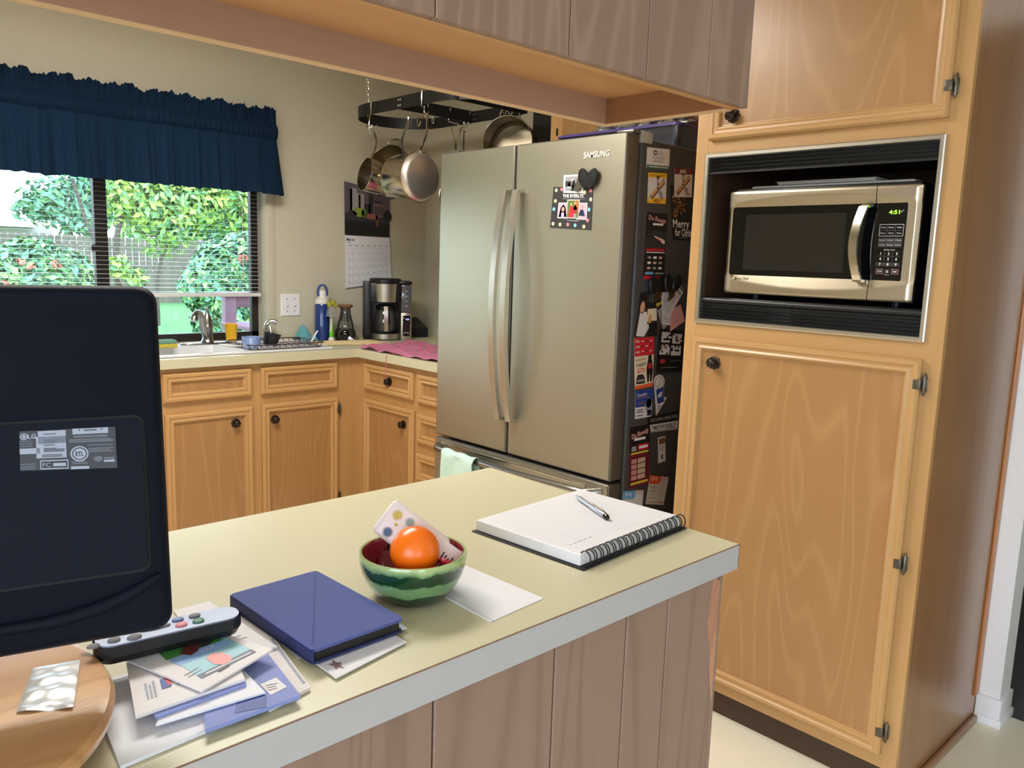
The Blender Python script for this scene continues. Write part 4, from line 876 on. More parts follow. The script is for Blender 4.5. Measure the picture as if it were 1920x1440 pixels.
b = MB(); b.lathe([(cw, .20), (cw+.002, .202), (cw+.006, .296)], Msteel, 32, LK, arc=(PI*1.02, PI*1.98)); b.build('brew_basket', cm)
b = MB(); b.lathe([(cw+.002, .004), (cw+.006, .006), (cw+.006, .032), (cw+.002, .035)], Msteel, 32, LK, arc=(PI*1.0, PI*2.0)); b.lathe([(0, .036), (cw-.01, .036), (cw-.008, .034)], Mblkg, 32, LK); b.build('warming_plate', cm)
b = MB(); b.lathe([(.0, .038), (.050, .038), (.056, .05), (.060, .08), (.058, .115), (.050, .15), (.044, .162)], Mclr, 32, LK); jg = b.build('jug', cm)
b = MB(); b.lathe([(.046, .158), (.05, .164), (.05, .178), (.03, .186), (0, .187)], Mblk, 28, LK); b.build('jug_lid', jg)
b = MB(); b.strip([K @ Vector((cu_-.004, .168, .046)), K @ Vector((cu_-.004, .176, .088)), K @ Vector((cu_-.003, .15, .092)), K @ Vector((cu_-.002, .09, .09)), K @ Vector((cu_, .05, .078))], .02, .008, mat('steel_handle', (205, 200, 190), .3, .9), ru); b.build('jug_handle', jg)
b = MB(); b.box((W1+.002, 0, -.09), (W1+.06, .146, .052), Msteel, .006, M=K); b.box((W1+.013, .022, .05), (W1+.05, .13, .0535), Mblkg, M=K); tw = b.build('keypad_tower', cm)
b = MB(); Md = mat('blue_white_digits', (190, 196, 255), .5, emit=(180, 190, 255), es=2.); b.text('4:50', W1+.036, .112, .010, Md, .0538, K, width=.018); b.build('clock_display', tw)
b = MB()
for i in range(5): b.ell(W1+.031, .094-.0135*i, .0042, .0042, .0538, Pdk, K)
for u in (.02, .043): b.ell(W1+u, .098, .004, .004, .0538, Pdk, K); b.ell(W1+u, .03, .004, .004, .0538, Pdk, K)
b.rect(W1+.018, .036, W1+.044, .044, .0538, Pgrey, K); b.ell(W1+.019, .118, .0025, .0025, .0538, Mwprint, K); b.build('button', tw)
b = MB(); b.box((W1+.004, .147, -.085), (W1+.058, .292, .045), glassy('smoky_tank', (150, 150, 160), .25, .06, .30, (150, 150, 160)), .006, M=K); b.build('water_tank', cm)
b = MB()
for i in range(4): b.rect(W1+.024, .18+.026*i, W1+.04, .182+.026*i, .0456, Mwprint, K)
b.build('level_marks', cm)
p = on(777, 628, 'z', ZT)
bxm = MB(); z_ = ZT
x_, y_ = 1.655, 3.06
bxm.add([(x_-.10, y_-.05, z_), (x_-.005, y_-.09, z_), (x_+.03, y_+.06, z_), (x_-.06, y_+.07, z_), (x_-.10, y_-.05, z_+.052), (x_-.005, y_-.09, z_+.052), (x_+.02, y_+.05, z_+.10), (x_-.06, y_+.07, z_+.10)], [(0, 1, 5, 4), (1, 2, 6, 5), (2, 3, 7, 6), (3, 0, 4, 7), (4, 5, 6, 7)], Mblk)
bb = tag(bxm.build('can_opener', loc=(x_, y_, z_)), 'small black slope topped appliance in the corner behind the coffee maker', 'appliance')
# cloths on the worktop
Mpinkc = None
def cloth_mat(name, a, b_, c_, sc):
    mt = mat(name, a, .95, bump=.5, bs=300, sheen=.2); nt = mt.node_tree; L = nt.links; bs_ = nt.nodes['Principled BSDF']
    tc = node(nt, 'ShaderNodeTexCoord'); wv = node(nt, 'ShaderNodeTexWave', bands_direction='Y'); wv.inputs['Scale'].default_value = sc; wv.inputs['Distortion'].default_value = 9.; wv.inputs['Detail'].default_value = 2
    L.new(tc.outputs['Object'], wv.inputs['Vector']); cr = node(nt, 'ShaderNodeValToRGB'); e = cr.color_ramp.elements
    e[0].position, e[0].color = .2, (*lin(a), 1); e[1].position, e[1].color = .8, (*lin(b_), 1); x = e.new(.5); x.color = (*lin(c_), 1)
    L.new(wv.outputs[0], cr.inputs[0]); L.new(cr.outputs[0], bs_.inputs['Base Color']); return mt
Mpinkc = cloth_mat('pink_striped_cloth', (200, 56, 100), (196, 100, 140), (160, 142, 156), 9)
def pk(u, v):
    # from the inner corner of the worktop to the fridge side
    x = .985+.40*v+.03*math.sin(u*9)*v; y = 2.68-.74*u+.12*(v-.5)+.04*math.sin(v*8+u*3)
    h = .003+.012*abs(math.sin(u*13+v*6+2*math.sin(v*7)))*abs(math.sin(v*11+1+u*4))+.009*math.sin(u*5+2)*math.sin(v*3)+.006*math.sin(u*31+v*17)*math.sin(v*23-u*9)
    return (x, y, ZT+max(.0015, h))
tag(MB().sheet(pk, 60, 40, Mpinkc).build('tea_towel', loc=(1.2, 2.3, ZT)), 'pink striped cloth spread on the worktop in front of the coffee maker', 'cloth')
b = MB(); b.tube([(1.0, 2.39, ZT+.004), (.969, 2.388, ZT-.004), (.966, 2.388, .80)], .0011, mat('pink_thread', (206, 90, 120), .9), 6); tag(b.build('loose_thread', loc=(1.0, 2.39, ZT)), 'loose pink thread hanging over the worktop edge', 'thread')
Mcrc = mat('cream_cloth', (222, 200, 150), .95, var=.1, vs=40, bump=.4, bs=300)
def crm(u, v):
    x = .90+.36*u; y = 2.80+.16*v+.02*math.sin(u*7)-.06*u*(1-v)
    return (x, y, ZT+.002+.012*abs(math.sin(u*8+v*4))*math.sin(PI*v)**.5*math.sin(PI*u)**.3)
tag(MB().sheet(crm, 36, 18, Mcrc).build('tea_towel', loc=(1.05, 2.88, ZT)), 'folded cream cloth lying between the sink and the pink cloth', 'cloth')

# ---------------------------------------------------------------- wall calendar
cl = thing('wall_calendar', (1.35, YW, 1.18), 'wall calendar open at March below a dark cathedral photograph', 'calendar')
M = FY(YW)
c = Card([(646, 340), (731, 362), (730, 445), (647, 440)], M, .012, pm('plum_sky', (92, 82, 92)), .004)
c.up().q(0, 0, 1, .30, Pblk).q(0, .30, 1, .42, pm('stone_wall', (52, 50, 52))).up()
for a0, t0, a1, t1, mt in ((.12, .42, .26, .92, Pgrey), (.1, .42, .16, .9, Pdk), (.26, .42, .42, .84, pm('stone', (150, 140, 134))), (.30, .5, .34, .82, Pdk), (.42, .42, .56, .66, Pdk), (.52, .42, .62, .88, Pdk), (.62, .42, .88, .70, pm('slate_roof', (110, 92, 92))), (.64, .72, .84, .76, Pdk), (.9, .4, 1, .6, Pblk)): c.q(a0, t0, a1, t1, mt)
c.up().ell(.3, .46, .13, .09, pm('leaf_lime', (132, 148, 52))).ell(.42, .46, .06, .09, Pgreen).ell(.6, .41, .16, .06, pm('brick_rose', (150, 84, 78))).ell(.16, .42, .1, .06, Pdk).ell(.95, .46, .1, .12, Pblk).q(.68, .22, .73, .45, Pbrn)
for i in range(9): c.q(.06+.1*i, .24, .09+.1*i, .36, Pdk)
for i in range(5): c.q(.66+.045*i, .46, .68+.045*i, .64, Pdk)
c.done('picture_page', '', '', parent=cl)
c = Card([(648, 441), (730.5, 446), (734.5, 528), (648.5, 540)], M, .012, Mwht, .004)
c.up().text('March', .02, .925, .055, Mink, .18, 'L', bold=.02).text('2020', .04, .865, .03, Mink, .07, 'L')
for i in range(7): c.q(.07+.135*i, .80, .13+.135*i, .815, Mgink)
for k in range(1, 7): c.q(.135*k+.01, .04, .135*k+.013, .82, Pgrey)
for k in range(5): c.q(.02, .15*k+.06, .98, .15*k+.063, Pgrey)
for r_ in range(5):
    for k in range(7):
        n_ = r_*7+k+1
        if n_ <= 31: c.text(str(n_), .08+.135*k, .70-.15*r_+(.05 if r_ == 0 else 0), .03, Mink)
c.done('date_page', '', '', parent=cl)
# outlet half hidden by the fridge
p = onM(845, 280, FY(YW)); b = MB(); b.rings(p[0]-.02, p[1]-.06, p[0]+.06, p[1]+.06, [(0, 0), (.001, .004), (.004, .006)], mat('wall_plate_grey', (170, 160, 145), .5), FY(YW))
b.rect(p[0]+.005, p[1]-.03, p[0]+.035, p[1]+.03, .0063, Mgink, FY(YW)); tag(b.build('outlet_plate', loc=(p[0], YW, p[1])), 'wall outlet plate just above the left top corner of the fridge', 'outlet')

# ---------------------------------------------------------------- valance and blind
Mval = mat('navy_teal_cotton', (10, 34, 58), .95, var=.08, vs=120, bump=.3, bs=900, spec=.2)
nt = Mval.node_tree; tr_ = node(nt, 'ShaderNodeBsdfTranslucent'); tr_.inputs[0].default_value = (*lin((58, 84, 110)), 1); mxs = node(nt, 'ShaderNodeMixShader'); mxs.inputs[0].default_value = .08
nt.links.new(nt.nodes['Principled BSDF'].outputs[0], mxs.inputs[1]); nt.links.new(tr_.outputs[0], mxs.inputs[2]); nt.links.new(mxs.outputs[0], nt.nodes['Material Output'].inputs[0])
va = thing('window_valance', (.02, YW, 1.63), 'gathered navy blue valance across the top of the window', 'valance')
VX0, VX1, VY = -.79, .792, YW-.075
random.seed(21); ph = [random.uniform(0, 6.28) for _ in range(24)]
def fold(x, k): return sum(math.sin(x*f+ph[i+k]) for i, f in enumerate((38, 61, 87, 23)))/4
def vxy(u, flare):
    L = (VX1-VX0); s_ = u*(L+.15)
    if s_ < L: return (VX0+s_, VY, 1)
    t_ = (s_-L)/.15; return (VX1+.012*math.sin(PI*t_/2)+flare*.04, VY+.075*t_, 0)
def vskirt(u, v):
    x, y, fr_ = vxy(u, v); d = .030*v**.6*fold(x*1.0, 0)+.012*v**.5*fold(x*2.6, 5)
    zt = 1.902; zb = 1.629+.006*fold(x*1.4, 3)
    return (x, y-.006-(d*(v>.02)+.016*v) if fr_ else y, zt+(zb-zt)*v)
b = MB(); b.sheet(vskirt, 420, 16, Mval); b.build('skirt', va)
def vpock(u, v):
    x, y, fr_ = vxy(u, 0); d = .0035*math.sin(x*260+2*math.sin(x*17))
    return (x, y-.012*math.sin(PI*v)-(d if fr_ else 0)-.011, 1.886+.064*v)
b = MB(); b.sheet(vpock, 900, 6, Mval); b.build('rod_pocket', va)
def vhead(u, v):
    x, y, fr_ = vxy(u, 0); d = .018*v*fold(x*2.0, 8)+.012*v*fold(x*4.2, 2)
    return (x+.004*v*fold(x*3, 6), y-.009-d if fr_ else y, 1.940+(.083+.018*fold(x*1.3, 11)+.010*fold(x*5, 4))*v)
b = MB(); b.sheet(vhead, 520, 6, Mval); b.build('ruffle_heading', va)
Mslat = mat('white_blind_slat', (222, 220, 216), .5)
bl = thing('window_blind', (.03, YW+.03, 1.134), 'white mini blind lowered most of the way down the window', 'blind')
b = MB(); z = 1.158; BX0, BX1, BY = WX0+.012, WX1-.014, YW+.035
while z < 1.97:
    for x0, x1 in ((BX0, BX1),):
        b.add([(x0, BY-.0125, z-.0006), (x1, BY-.0125, z-.0006), (x1, BY, z+.0006), (x0, BY, z+.0006), (x0, BY+.0125, z+.0003), (x1, BY+.0125, z+.0003)], [(0, 1, 2, 3), (3, 2, 5, 4)], Mslat, True)
    z += .0195
b.build('slats', bl)
MB().box((BX0, BY-.013, 1.134), (BX1, BY+.013, 1.152), Mslat, .002).build('bottom_rail', bl)
MB().box((BX0, BY-.016, 1.955), (BX1, BY+.016, 1.985), Mslat, .002).build('head_rail', bl)
b = MB()
for x in (-.58, -.1, .36, .66):
    for dy in (-.0135, .0135): b.tube([(x, BY+dy, 1.15), (x, BY+dy, 1.96)], .0006, Mslat, 5)
b.build('ladder_cord', bl)
b = MB(); b.tube([(.655, BY-.02, 1.96), (.66, BY-.02, 1.25)], .0011, Mslat, 6); b.lathe([(0, 0), (.004, .002), (.003, .018), (.001, .022)], mat('tassel_wood', (196, 150, 100), .6), 12, T(.66, BY-.02, 1.228)); b.build('pull_cord', bl)
# ---------------------------------------------------------------- hanging pot rack
ZRT, ZRB = 2.05, 1.997; RX0, RX1, RY0, RY1 = 1.049, 1.487, 1.93, 2.908
Mrack = mat('charcoal_steel', (40, 39, 37), .5, .4)
rk = thing('pot_rack', (1.268, 2.4, ZRB), 'charcoal oval pot rack hung on chains over the corner worktop', 'pot rack')
rc, rh = (RX0+RX1)/2, (RX1-RX0)/2
out = []
for i in range(25): a = PI-PI*i/24; out.append((rc+rh*math.cos(a), RY1-rh+rh*math.sin(a)))
for i in range(25): a = -PI*i/24; out.append((rc+rh*math.cos(a), RY0+rh+rh*math.sin(a)))
b = MB(); n = len(out); inn = [(rc+(x-rc)*(1-.004/rh), y) for x, y in out]
b.add([(x, y, ZRB) for x, y in out]+[(x, y, ZRT) for x, y in out], [(i, (i+1) % n, n+(i+1) % n, n+i) for i in range(n)], Mrack, True)
b.add([(x, y, ZRB) for x, y in inn]+[(x, y, ZRT) for x, y in inn], [(n+i, n+(i+1) % n, (i+1) % n, i) for i in range(n)], Mrack, True)
b.add([(x, y, z) for z in (ZRB, ZRT) for q in (out, inn) for x, y in q], [(i, (i+1) % n, n+(i+1) % n, n+i) for i in range(n)]+[(2*n+i, 2*n+(i+1) % n, 3*n+(i+1) % n, 3*n+i) for i in range(n)], Mrack)
b.build('rim', rk)
for y in (2.06, 2.43):
    b = MB(); hw = rh-.003 if y > 2.15 else math.sqrt(max(0, rh**2-(2.149-y)**2)); b.box((rc-hw, y-.002, ZRB), (rc+hw, y+.002, ZRT), Mrack); b.box((rc-hw, y-.02, ZRB), (rc-hw+.003, y, ZRT), Mrack); b.box((rc+hw-.003, y-.02, ZRB), (rc+hw, y, ZRT), Mrack); b.build('crossbar', rk)
b = MB()
for x, sg in ((RX0, -1), (RX1, -1)):
    for y in (2.43, 2.415):
        for z in (2.012, 2.036): b.lathe([(0, .004), (.004, .003), (.006, 0)], Mnickel, 10, Matrix(((0, 0, -1, x-.0005 if x == RX0 else x-.004), (1, 0, 0, y), (0, -1, 0, z), (0, 0, 0, 1))))
for x in (rc-.19, rc+.19):
    pass
b.build('rivet', rk)
def chain(x, y, z0, z1, parent):
    b = MB(); z = z0; k = 0
    while z < z1:
        L = .034; w = .009
        lp = []
        for i in range(14):
            a = 2*PI*i/14; dx = w*math.cos(a)*.8; dz = L/2*math.sin(a)
            lp.append((x+(dx if k % 2 else 0), y+(0 if k % 2 else dx), z+L/2+dz))
        b.tube(lp, .0021, Mchrome, 5, closed=True); z += L-.006; k += 1
    return b.build('chain', parent)
for x, y in ((RX0+.02, 2.705), (RX1-.02, 2.72), (RX0+.015, 2.12), (RX1-.015, 2.12)): chain(x, y, ZRT-.03, ZC, rk)
GH = 'hooks on the pot rack'
def hook(p, q, label, away):
    """S hook from the bar top p down to the hanging point q"""
    p = Vector(p); q = Vector(q); a = Vector(away).normalized(); z = Vector((0, 0, 1)); L = ZRT-ZRB+.004
    pts = [p+a*.006-z*.02, p+a*.006+z*.003, p-a*.0035+z*.004, p-a*.006-z*.01, p-a*.006-z*L, p-a*.012-z*(L+.008), q-a*.010+z*.03, q-a*.010+z*.006, q-z*.006, q+a*.008, q+a*.014+z*.016]
    b = MB(); b.tube(pts, .0026, Mchrome, 8)
    return tag(b.build('pot_hook', loc=p), label, 'hook', GH)
def vw(a, b_, c): return (RT*a+UP*b_-FW*c).normalized()
def at3(px, py, d): return CP+ray(px, py)*d
def pan(name, label, px, py, d, n, prof, hk=None, rim=.004, cat='pan', mat_=None, holes=0, hw=.017, attach=None, loops=0):
    c = at3(px, py, d); n = Vector(n).normalized(); r = prof[0][0]
    up = (Vector((0, 0, 1))-n*n.z).normalized(); side = up.cross(n)
    K = Matrix.Identity(4)
    for i in range(3): K[i][0], K[i][1], K[i][2], K[i][3] = side[i], up[i], n[i], c[i]
    t_ = thing(name, c, label, cat)
    b = MB(); inner = [(max(0, q-.002), h+.002) for q, h in prof]
    b.lathe(prof+[(0, prof[-1][1])], mat_ or Mpan, 48, K); b.lathe([(r-.001, 0)]+inner[1:]+[(0, inner[-1][1])], Mpanin, 48, K)
    b.tube([K @ Vector((r*math.cos(2*PI*i/48), r*math.sin(2*PI*i/48), 0)) for i in range(48)], rim*.6, Mpan, 6, closed=True)
    if holes:
        for k in range(4):
            for j in range(6+4*k): a = 2*PI*j/(6+4*k); b.ell((.014+.016*k)*math.cos(a), (.014+.016*k)*math.sin(a), .0028, .0028, inner[-1][1]+.0006, Mblk, K, 8)
    b.build('body', t_)
    if hk is not None:
        hk = Vector(hk); s0 = K @ Vector((0, r*.99, attach if attach is not None else prof[-1][1]*.3))
        out_ = (up*.03-n*.0); m1 = s0+up*.028-n*.006; tot = hk-m1
        bow = -n*.014
        pts = [s0-up*.004, s0+up*.012, m1]+[m1+tot*t+bow*math.sin(PI*t)*1.2 for t in (.25, .5, .75)]+[hk+(m1-hk).normalized()*.008]
        pts = spline(pts, 4); k = len(pts); rs = [(.008 if i < 6 else .006+.004*math.sin(PI*i/k)) for i in range(k)]
        b = MB(); b.tube(pts, rs, Mchrome, 10, flat=.55)
        ring = [hk+(side*math.cos(a)+Vector((0, 0, 1))*math.sin(a))*.0085-Vector((0, 0, 1))*.004 for a in [2*PI*i/14 for i in range(14)]]; b.tube(ring, .0028, Mchrome, 6, closed=True); b.build('handle', t_)
        b = MB()
        for dx in (-.011, .011): b.lathe([(0, .004), (.004, .003), (.005, 0)], Mchrome, 10, K @ T(dx, r*.995, (attach if attach is not None else prof[-1][1]*.3)) @ Matrix.Rotation(-PI/2, 4, 'X'))
        b.build('rivet', t_)
    for s_ in range(loops):
        sg = 1 if s_ == 0 else -1; zz = prof[-1][1]*.22
        lp = spline([K @ Vector((-.045, sg*(r*.93), zz)), K @ Vector((-.042, sg*(r+.018), zz)), K @ Vector((-.025, sg*(r+.035), zz)), K @ Vector((.025, sg*(r+.035), zz)), K @ Vector((.042, sg*(r+.018), zz)), K @ Vector((.045, sg*(r*.93), zz))], 5)
        b = MB(); b.tube(lp, .0045, Mchrome, 8); b.build('handle', t_)
    return t_, K
h1 = Vector((RX0-.006, 2.635, 1.917)); hook((RX0, 2.635, ZRT), h1, 'hook at the left end of the rack holding the small open saucepan', (1, 0, 0))
pan('saucepan', 'small steel saucepan hanging leftmost with its open mouth turned to the left', 684, 326, 3.72, vw(-.80, .14, .58), [(.076, 0), (.077, -.01), (.076, -.08), (.070, -.088)], at3(697, 236, 3.73), attach=-.016)
hook((1.19, 2.89, ZRT), at3(709, 246, 3.98), 'hook on the far side of the rack holding the steamer', (-.3, -1, 0))
pan('steamer_pan', 'dark perforated steamer pan with loop handles hanging behind the small saucepan', 722, 317, 3.97, vw(-.48, .22, .85), [(.128, 0), (.128, -.03), (.122, -.085), (.115, -.092)], None, holes=1, mat_=mat('dark_steel', (96, 86, 72), .25, 1.), loops=1)
hook((1.12, 2.43, ZRT), at3(768, 232, 3.62), 'hook on the crossbar holding the middle saucepan', (0, -1, 0))
pan('saucepan', 'polished steel saucepan hanging in the middle, base turned to the left', 773, 337, 3.66, vw(.92, -.16, .34), [(.090, 0), (.090, -.012), (.0885, -.10), (.087, -.103), (.087, -.112), (.080, -.115)], at3(765, 233, 3.62), attach=-.05)
h1 = at3(799, 214, 3.46); hook((RX0, 2.25, ZRT), h1, 'hook at the near corner of the rack holding the small frying pan', (1, 0, 0))
pan('frying_pan', 'small steel frying pan hanging with its scuffed underside facing out', 786, 332, 3.50, vw(-.74, .15, -.66), [(.106, 0), (.105, -.004), (.097, -.022), (.086, -.029)], h1, attach=-.008, mat_=mat('brushed_pan_base', (214, 206, 194), .34, .88, var=.1, vs=5))
hook((1.21, 2.43, ZRT), at3(785, 234, 3.66), 'empty hook on the crossbar beside the frying pan handle', (0, -1, 0))
hook((1.34, 2.43, ZRT), at3(862, 245, 3.78), 'hook on the crossbar holding the two pronged fork', (0, -1, 0))
hook((1.46, 2.43, ZRT), at3(872, 242, 3.80), 'hook at the right end of the crossbar holding the frying pan behind the fridge', (0, -1, 0))
pan('frying_pan', 'steel frying pan hanging mostly hidden behind the left edge of the fridge', 873, 372, 3.80, vw(.25, .05, .96), [(.125, 0), (.122, -.008), (.10, -.04), (.09, -.042)], at3(870, 242, 3.80))
b = MB(); c0 = at3(855, 262, 3.78); t0 = at3(847, 238, 3.78); t1 = at3(864, 238, 3.78); e0 = at3(853, 330, 3.78)
b.tube(spline([t0, at3(849, 252, 3.78), c0, at3(862, 252, 3.78), t1], 5), .003, Mchrome, 8); b.tube([c0, at3(854, 280, 3.78), e0], [.004, .006, .006], Mchrome, 8)
tag(b.build('serving_fork', loc=c0), 'two pronged steel fork hanging handle down above the left fridge door', 'fork')
hook((1.40, 2.06, ZRT), at3(946, 213, 3.57), 'hook near the hanging cabinet holding the big stock pot', (0, -1, 0))
pan('stock_pot', 'large steel pot hanging above the fridge with its open mouth facing out', 951, 266, 3.58, vw(-.25, -.10, .95), [(.114, 0), (.114, -.02), (.112, -.13), (.10, -.14)], None, loops=1, cat='pot')

# ---------------------------------------------------------------- turntable and television
TX, TY = -1.09, .16
Wtt = wood('turntable_wood', (216, 164, 112), (172, 118, 72), 'x', 2.5, .45, rough=.22, coat=.6, off=(3, 3, 3), freq=30)
tt = thing('turntable', (TX, TY, ZT), 'round wooden turntable carrying the television at the left of the peninsula', 'turntable')
MB().lathe([(0, .011), (.172, .011), (.190, .014), (.198, .021), (.199, .028), (.195, .0345), (.188, .036), (0, .036)], Wtt, 96, T(TX, TY, ZT)).build('top', tt)
MB().lathe([(0, 0), (.12, 0), (.12, .011), (0, .011)], Mblk, 40, T(TX, TY, ZT)).build('foot', tt)
ZTT = ZT+.036
br_ = Vector((-.8535, .078, .999)); tr_ = Vector((-.837, .128, 1.3125)); U = Vector((.97, -.24, 0)).normalized(); V = (tr_-br_)-U*(tr_-br_).dot(U)
K = frame(br_, U, V); Ht = V.length
tv = thing('television', (TX, TY, ZTT), 'black flat television seen from behind on the wooden turntable', 'television')
Mtv = mat('tv_back_plastic', (10, 16, 28), .6, var=.06, vs=300, bump=.15, bs=900, spec=.12)
b = MB(); W_ = .50
def rl(i, w): return [(x, y, w) for x, y in rrect(-W_+i, i, -i, Ht-i, .016, 6)]
lv = [rl(.004, -.034), rl(.0, -.030), rl(.0, -.012), rl(.004, -.004), rl(.010, .0)]; n = len(lv[0]); vs = sum(lv, []); fs = []
for k in range(len(lv)-1): fs += [(k*n+i, k*n+(i+1) % n, (k+1)*n+(i+1) % n, (k+1)*n+i) for i in range(n)]
fs += [tuple((len(lv)-1)*n+i for i in range(n)), tuple(range(n-1, -1, -1))]; b.add(vs, fs, Mtv, True, K); b.build('back_cover', tv)
pc = [onM(*q, K) for q in ((272, 1065), (268, 783))]; pu = (pc[0][0]+pc[1][0])/2; pv0, pv1 = pc[0][1], pc[1][1]
b = MB(); b.prism(rrect(-W_+.07, pv0-.003, pu+.003, pv1+.003, .009, 5), 0, .0008, mat('tv_groove_black', (4, 5, 8), .8), K); b.prism(rrect(-W_+.073, pv0, pu, pv1, .008, 5), .0, .004, Mtv, K); pnl = b.build('raised_panel', tv)
# sweeping ridge under the panel
lo = [onM(*q, K) for q in ((0, 1182), (120, 1160), (230, 1120), (300, 1078))]; lo = [(-.43, lo[0][1]-.0), (-.33, lo[0][1]-.002)]+lo
b = MB(); pts = spline([(u, v, .001) for u, v in lo], 6); k = len(pts)
rs = [max(.0008, .006*math.sin(PI*min(1, .12+.88*(1-i/(k-1)))**.8)) for i in range(k)]
b.tube(pts, rs, Mtv, 12, K); b.build('carry_ridge', tv)
pl = [onM(*q, K @ T(0, 0, .0042)) for q in ((36, 809), (216, 800), (220, 877), (38, 883))]
c = Card(None, K, .0046, mat('label_grey', (52, 54, 62), .6), .0004, uv=pl)
Mlb = mat('label_print', (150, 156, 172), .6); Mlb2 = mat('label_print_dim', (92, 95, 106), .6)
c.up().ell(.045, .86, .04, .085, Mlb, 20).text('LG', .125, .86, .11, Mlb, .085, bold=.03).q(.185, .66, .47, .98, Mlb).q(.165, .30, .47, .84, Mlb).q(0, .42, .2, .56, Mlb)
c.q(.54, .86, .92, 1.0, Mlb).lines(.55, .92, [.80], Mlb2, .06, .05).lines(.5, .98, [.68, .72], Mlb2, .05, .1).lines(.7, .98, [.58, .5, .46, .42], Mlb2, .03, .2).ell(.605, .38, .095, .19, Mlb, 24)
c.q(.2, .02, .485, .25, Mlb).lines(0, .14, [.74, .68, .62], Mlb2, .03).lines(.0, .16, [.05, .1, .16], Mlb2, .03).q(.51, .0, .70, .07, Mlb).lines(.52, .69, [.14, .18], Mlb2, .03).text('energy', .92, .26, .06, Mlb, .11).lines(.86, .98, [.18], Mlb, .05).ell(.80, .24, .05, .07, Mlb2)
Mld = mat('label_dark', (40, 42, 50), .6)
c.up().ell(.605, .38, .078, .155, Mld, 24).q(.21, .05, .475, .22, Mld).lines(.24, .45, [.9, .74, .68, .62, .54], Mlb2, .03, .5).q(.24, .45, .45, .53, Mlb2).lines(.22, .45, [.38, .34], Mlb2, .03).ell(.045, .86, .028, .06, Mld)
c.up().ell(.605, .38, .066, .13, Mlb, 24).text('FC', .265, .135, .11, Mlb, .08).q(.33, .09, .46, .17, Mlb).ell(.045, .86, .02, .045, Mlb)
c.up().text('ETL', .605, .38, .11, Mld, .085, bold=.02).poly([(.60, .95), (.612, .99), (.624, .95)], Mld).poly([(.84, .95), (.852, .99), (.864, .95)], Mld).lines(.66, .8, [.965, .94], Mlb2, .02, .1)
c.done('rating_label', '', '', parent=pnl)
b = MB(); b.box((TX-.03, TY+.01, ZTT+.014), (TX+.03, TY+.03, ZTT+.2), Mblk, .006); b.build('stand_neck', tv)
b = MB(); b.lathe([(0, 0), (.12, 0), (.124, .004), (.115, .008), (0, .010)], Mblkg, 48, T(TX-.022, TY+.045, ZTT) @ Matrix.Diagonal((1, .7, 1, 1))); b.build('stand_base', tv)
# sachet on the turntable
Mfoil = mat('silver_foil', (182, 180, 178), .3, .4, var=.08, vs=40)
q = [on(x, y, 'z', ZTT+.004) for x, y in ((62, 1247), (150, 1232), (137, 1322), (30, 1330))]
def sach(u, v):
    p_ = (q[0]*(1-u)+q[1]*u)*(1-v)+(q[3]*(1-u)+q[2]*u)*v
    e = math.sin(PI*u)**.6*math.sin(PI*v)**.6 if 0 < u < 1 and 0 < v < 1 else 0
    return (p_.x, p_.y, ZTT+.0012+.0022*e+.0007*math.sin(v*22)*e+.0004*math.sin(u*13+v*9)*e+(.0012*math.sin(u*8) if v > .9 else 0))
b = MB(); b.sheet(sach, 24, 30, Mfoil)
Kz = T(0, 0, ZTT+.010)
tag(b.build('foil_sachet', loc=(q[3].x, q[3].y, ZTT)), 'silver foil sachet lying on the wooden turntable', 'sachet')

# ---------------------------------------------------------------- mail on the peninsula
GM = 'post heaped in front of the turntable'
def sheetcard(pxs, z, base=None, th=.0012, uv=None):
    return Card(pxs, FZ(0), z, base or Mwht, th, uv=[tuple(on(x, y, 'z', z)[:2]) for x, y in pxs] if uv is None else uv)
Mperi = mat('periwinkle_paper', (132, 144, 200), .7, var=.03); Menv = mat('white_envelope', (228, 228, 236), .7, var=.02); Menv2 = mat('off_white_envelope', (226, 220, 222), .7, var=.02)
Z = ZT
c = sheetcard([(165, 1285), (395, 1215), (447, 1343), (226, 1436)], Z+.004, Menv, .0035); c.up().poly([(.62, .0), (.80, .26), (.92, .30), (1.0, .24), (1, .0)], Menv2).lines(.1, .5, [.96], Menv2, .01)
c.done('envelope', 'large white envelope at the bottom of the heap nearest the worktop edge', 'envelope', GM)
c = sheetcard([(395, 1150), (470, 1136), (582, 1288), (505, 1330)], Z+.0042, Menv2, .0035); c.up().poly([(.90, .05), (.96, .05), (.96, .55), (.90, .55)], Mlb).done('envelope', 'long white envelope showing its printed right edge beyond the blue one', 'envelope', GM)
c = sheetcard([(325, 1145), (392, 1127), (520, 1212), (398, 1245)], Z+.0075, Mwht, .0025); c.up().ell(.25, .62, .09, .05, Mperi).lines(.3, .8, [.3, .25], Pgrey, .01).done('envelope', 'white envelope lying under the remote control', 'envelope', GM)
c = sheetcard([(372, 1205), (500, 1222), (563, 1303), (385, 1368)], Z+.0095, Mperi, .004); c.up().poly([(.30, .06), (.40, .30), (.68, .16), (.62, -.0)], Pblue).poly([(.66, .34), (.72, .14), (.93, .20), (.88, .41)], Mwht).up().lines(.72, .88, [.22, .26, .30], Mgink, .012, .4)
c.done('envelope', 'periwinkle blue envelope with a white address label', 'envelope', GM)
c = sheetcard([(330, 1275), (440, 1240), (497, 1297), (292, 1358)], Z+.0125, Menv, .0022); c.done('envelope', 'white envelope sticking out right of the logo envelope', 'envelope', GM)
c = sheetcard([(270, 1300), (452, 1255), (462, 1282), (292, 1344)], Z+.0155, Mperi, .0025); c.up().lines(.2, .34, [.2], Mgink, .1).done('envelope', 'pale blue envelope peeking out just below the logo envelope', 'envelope', GM)
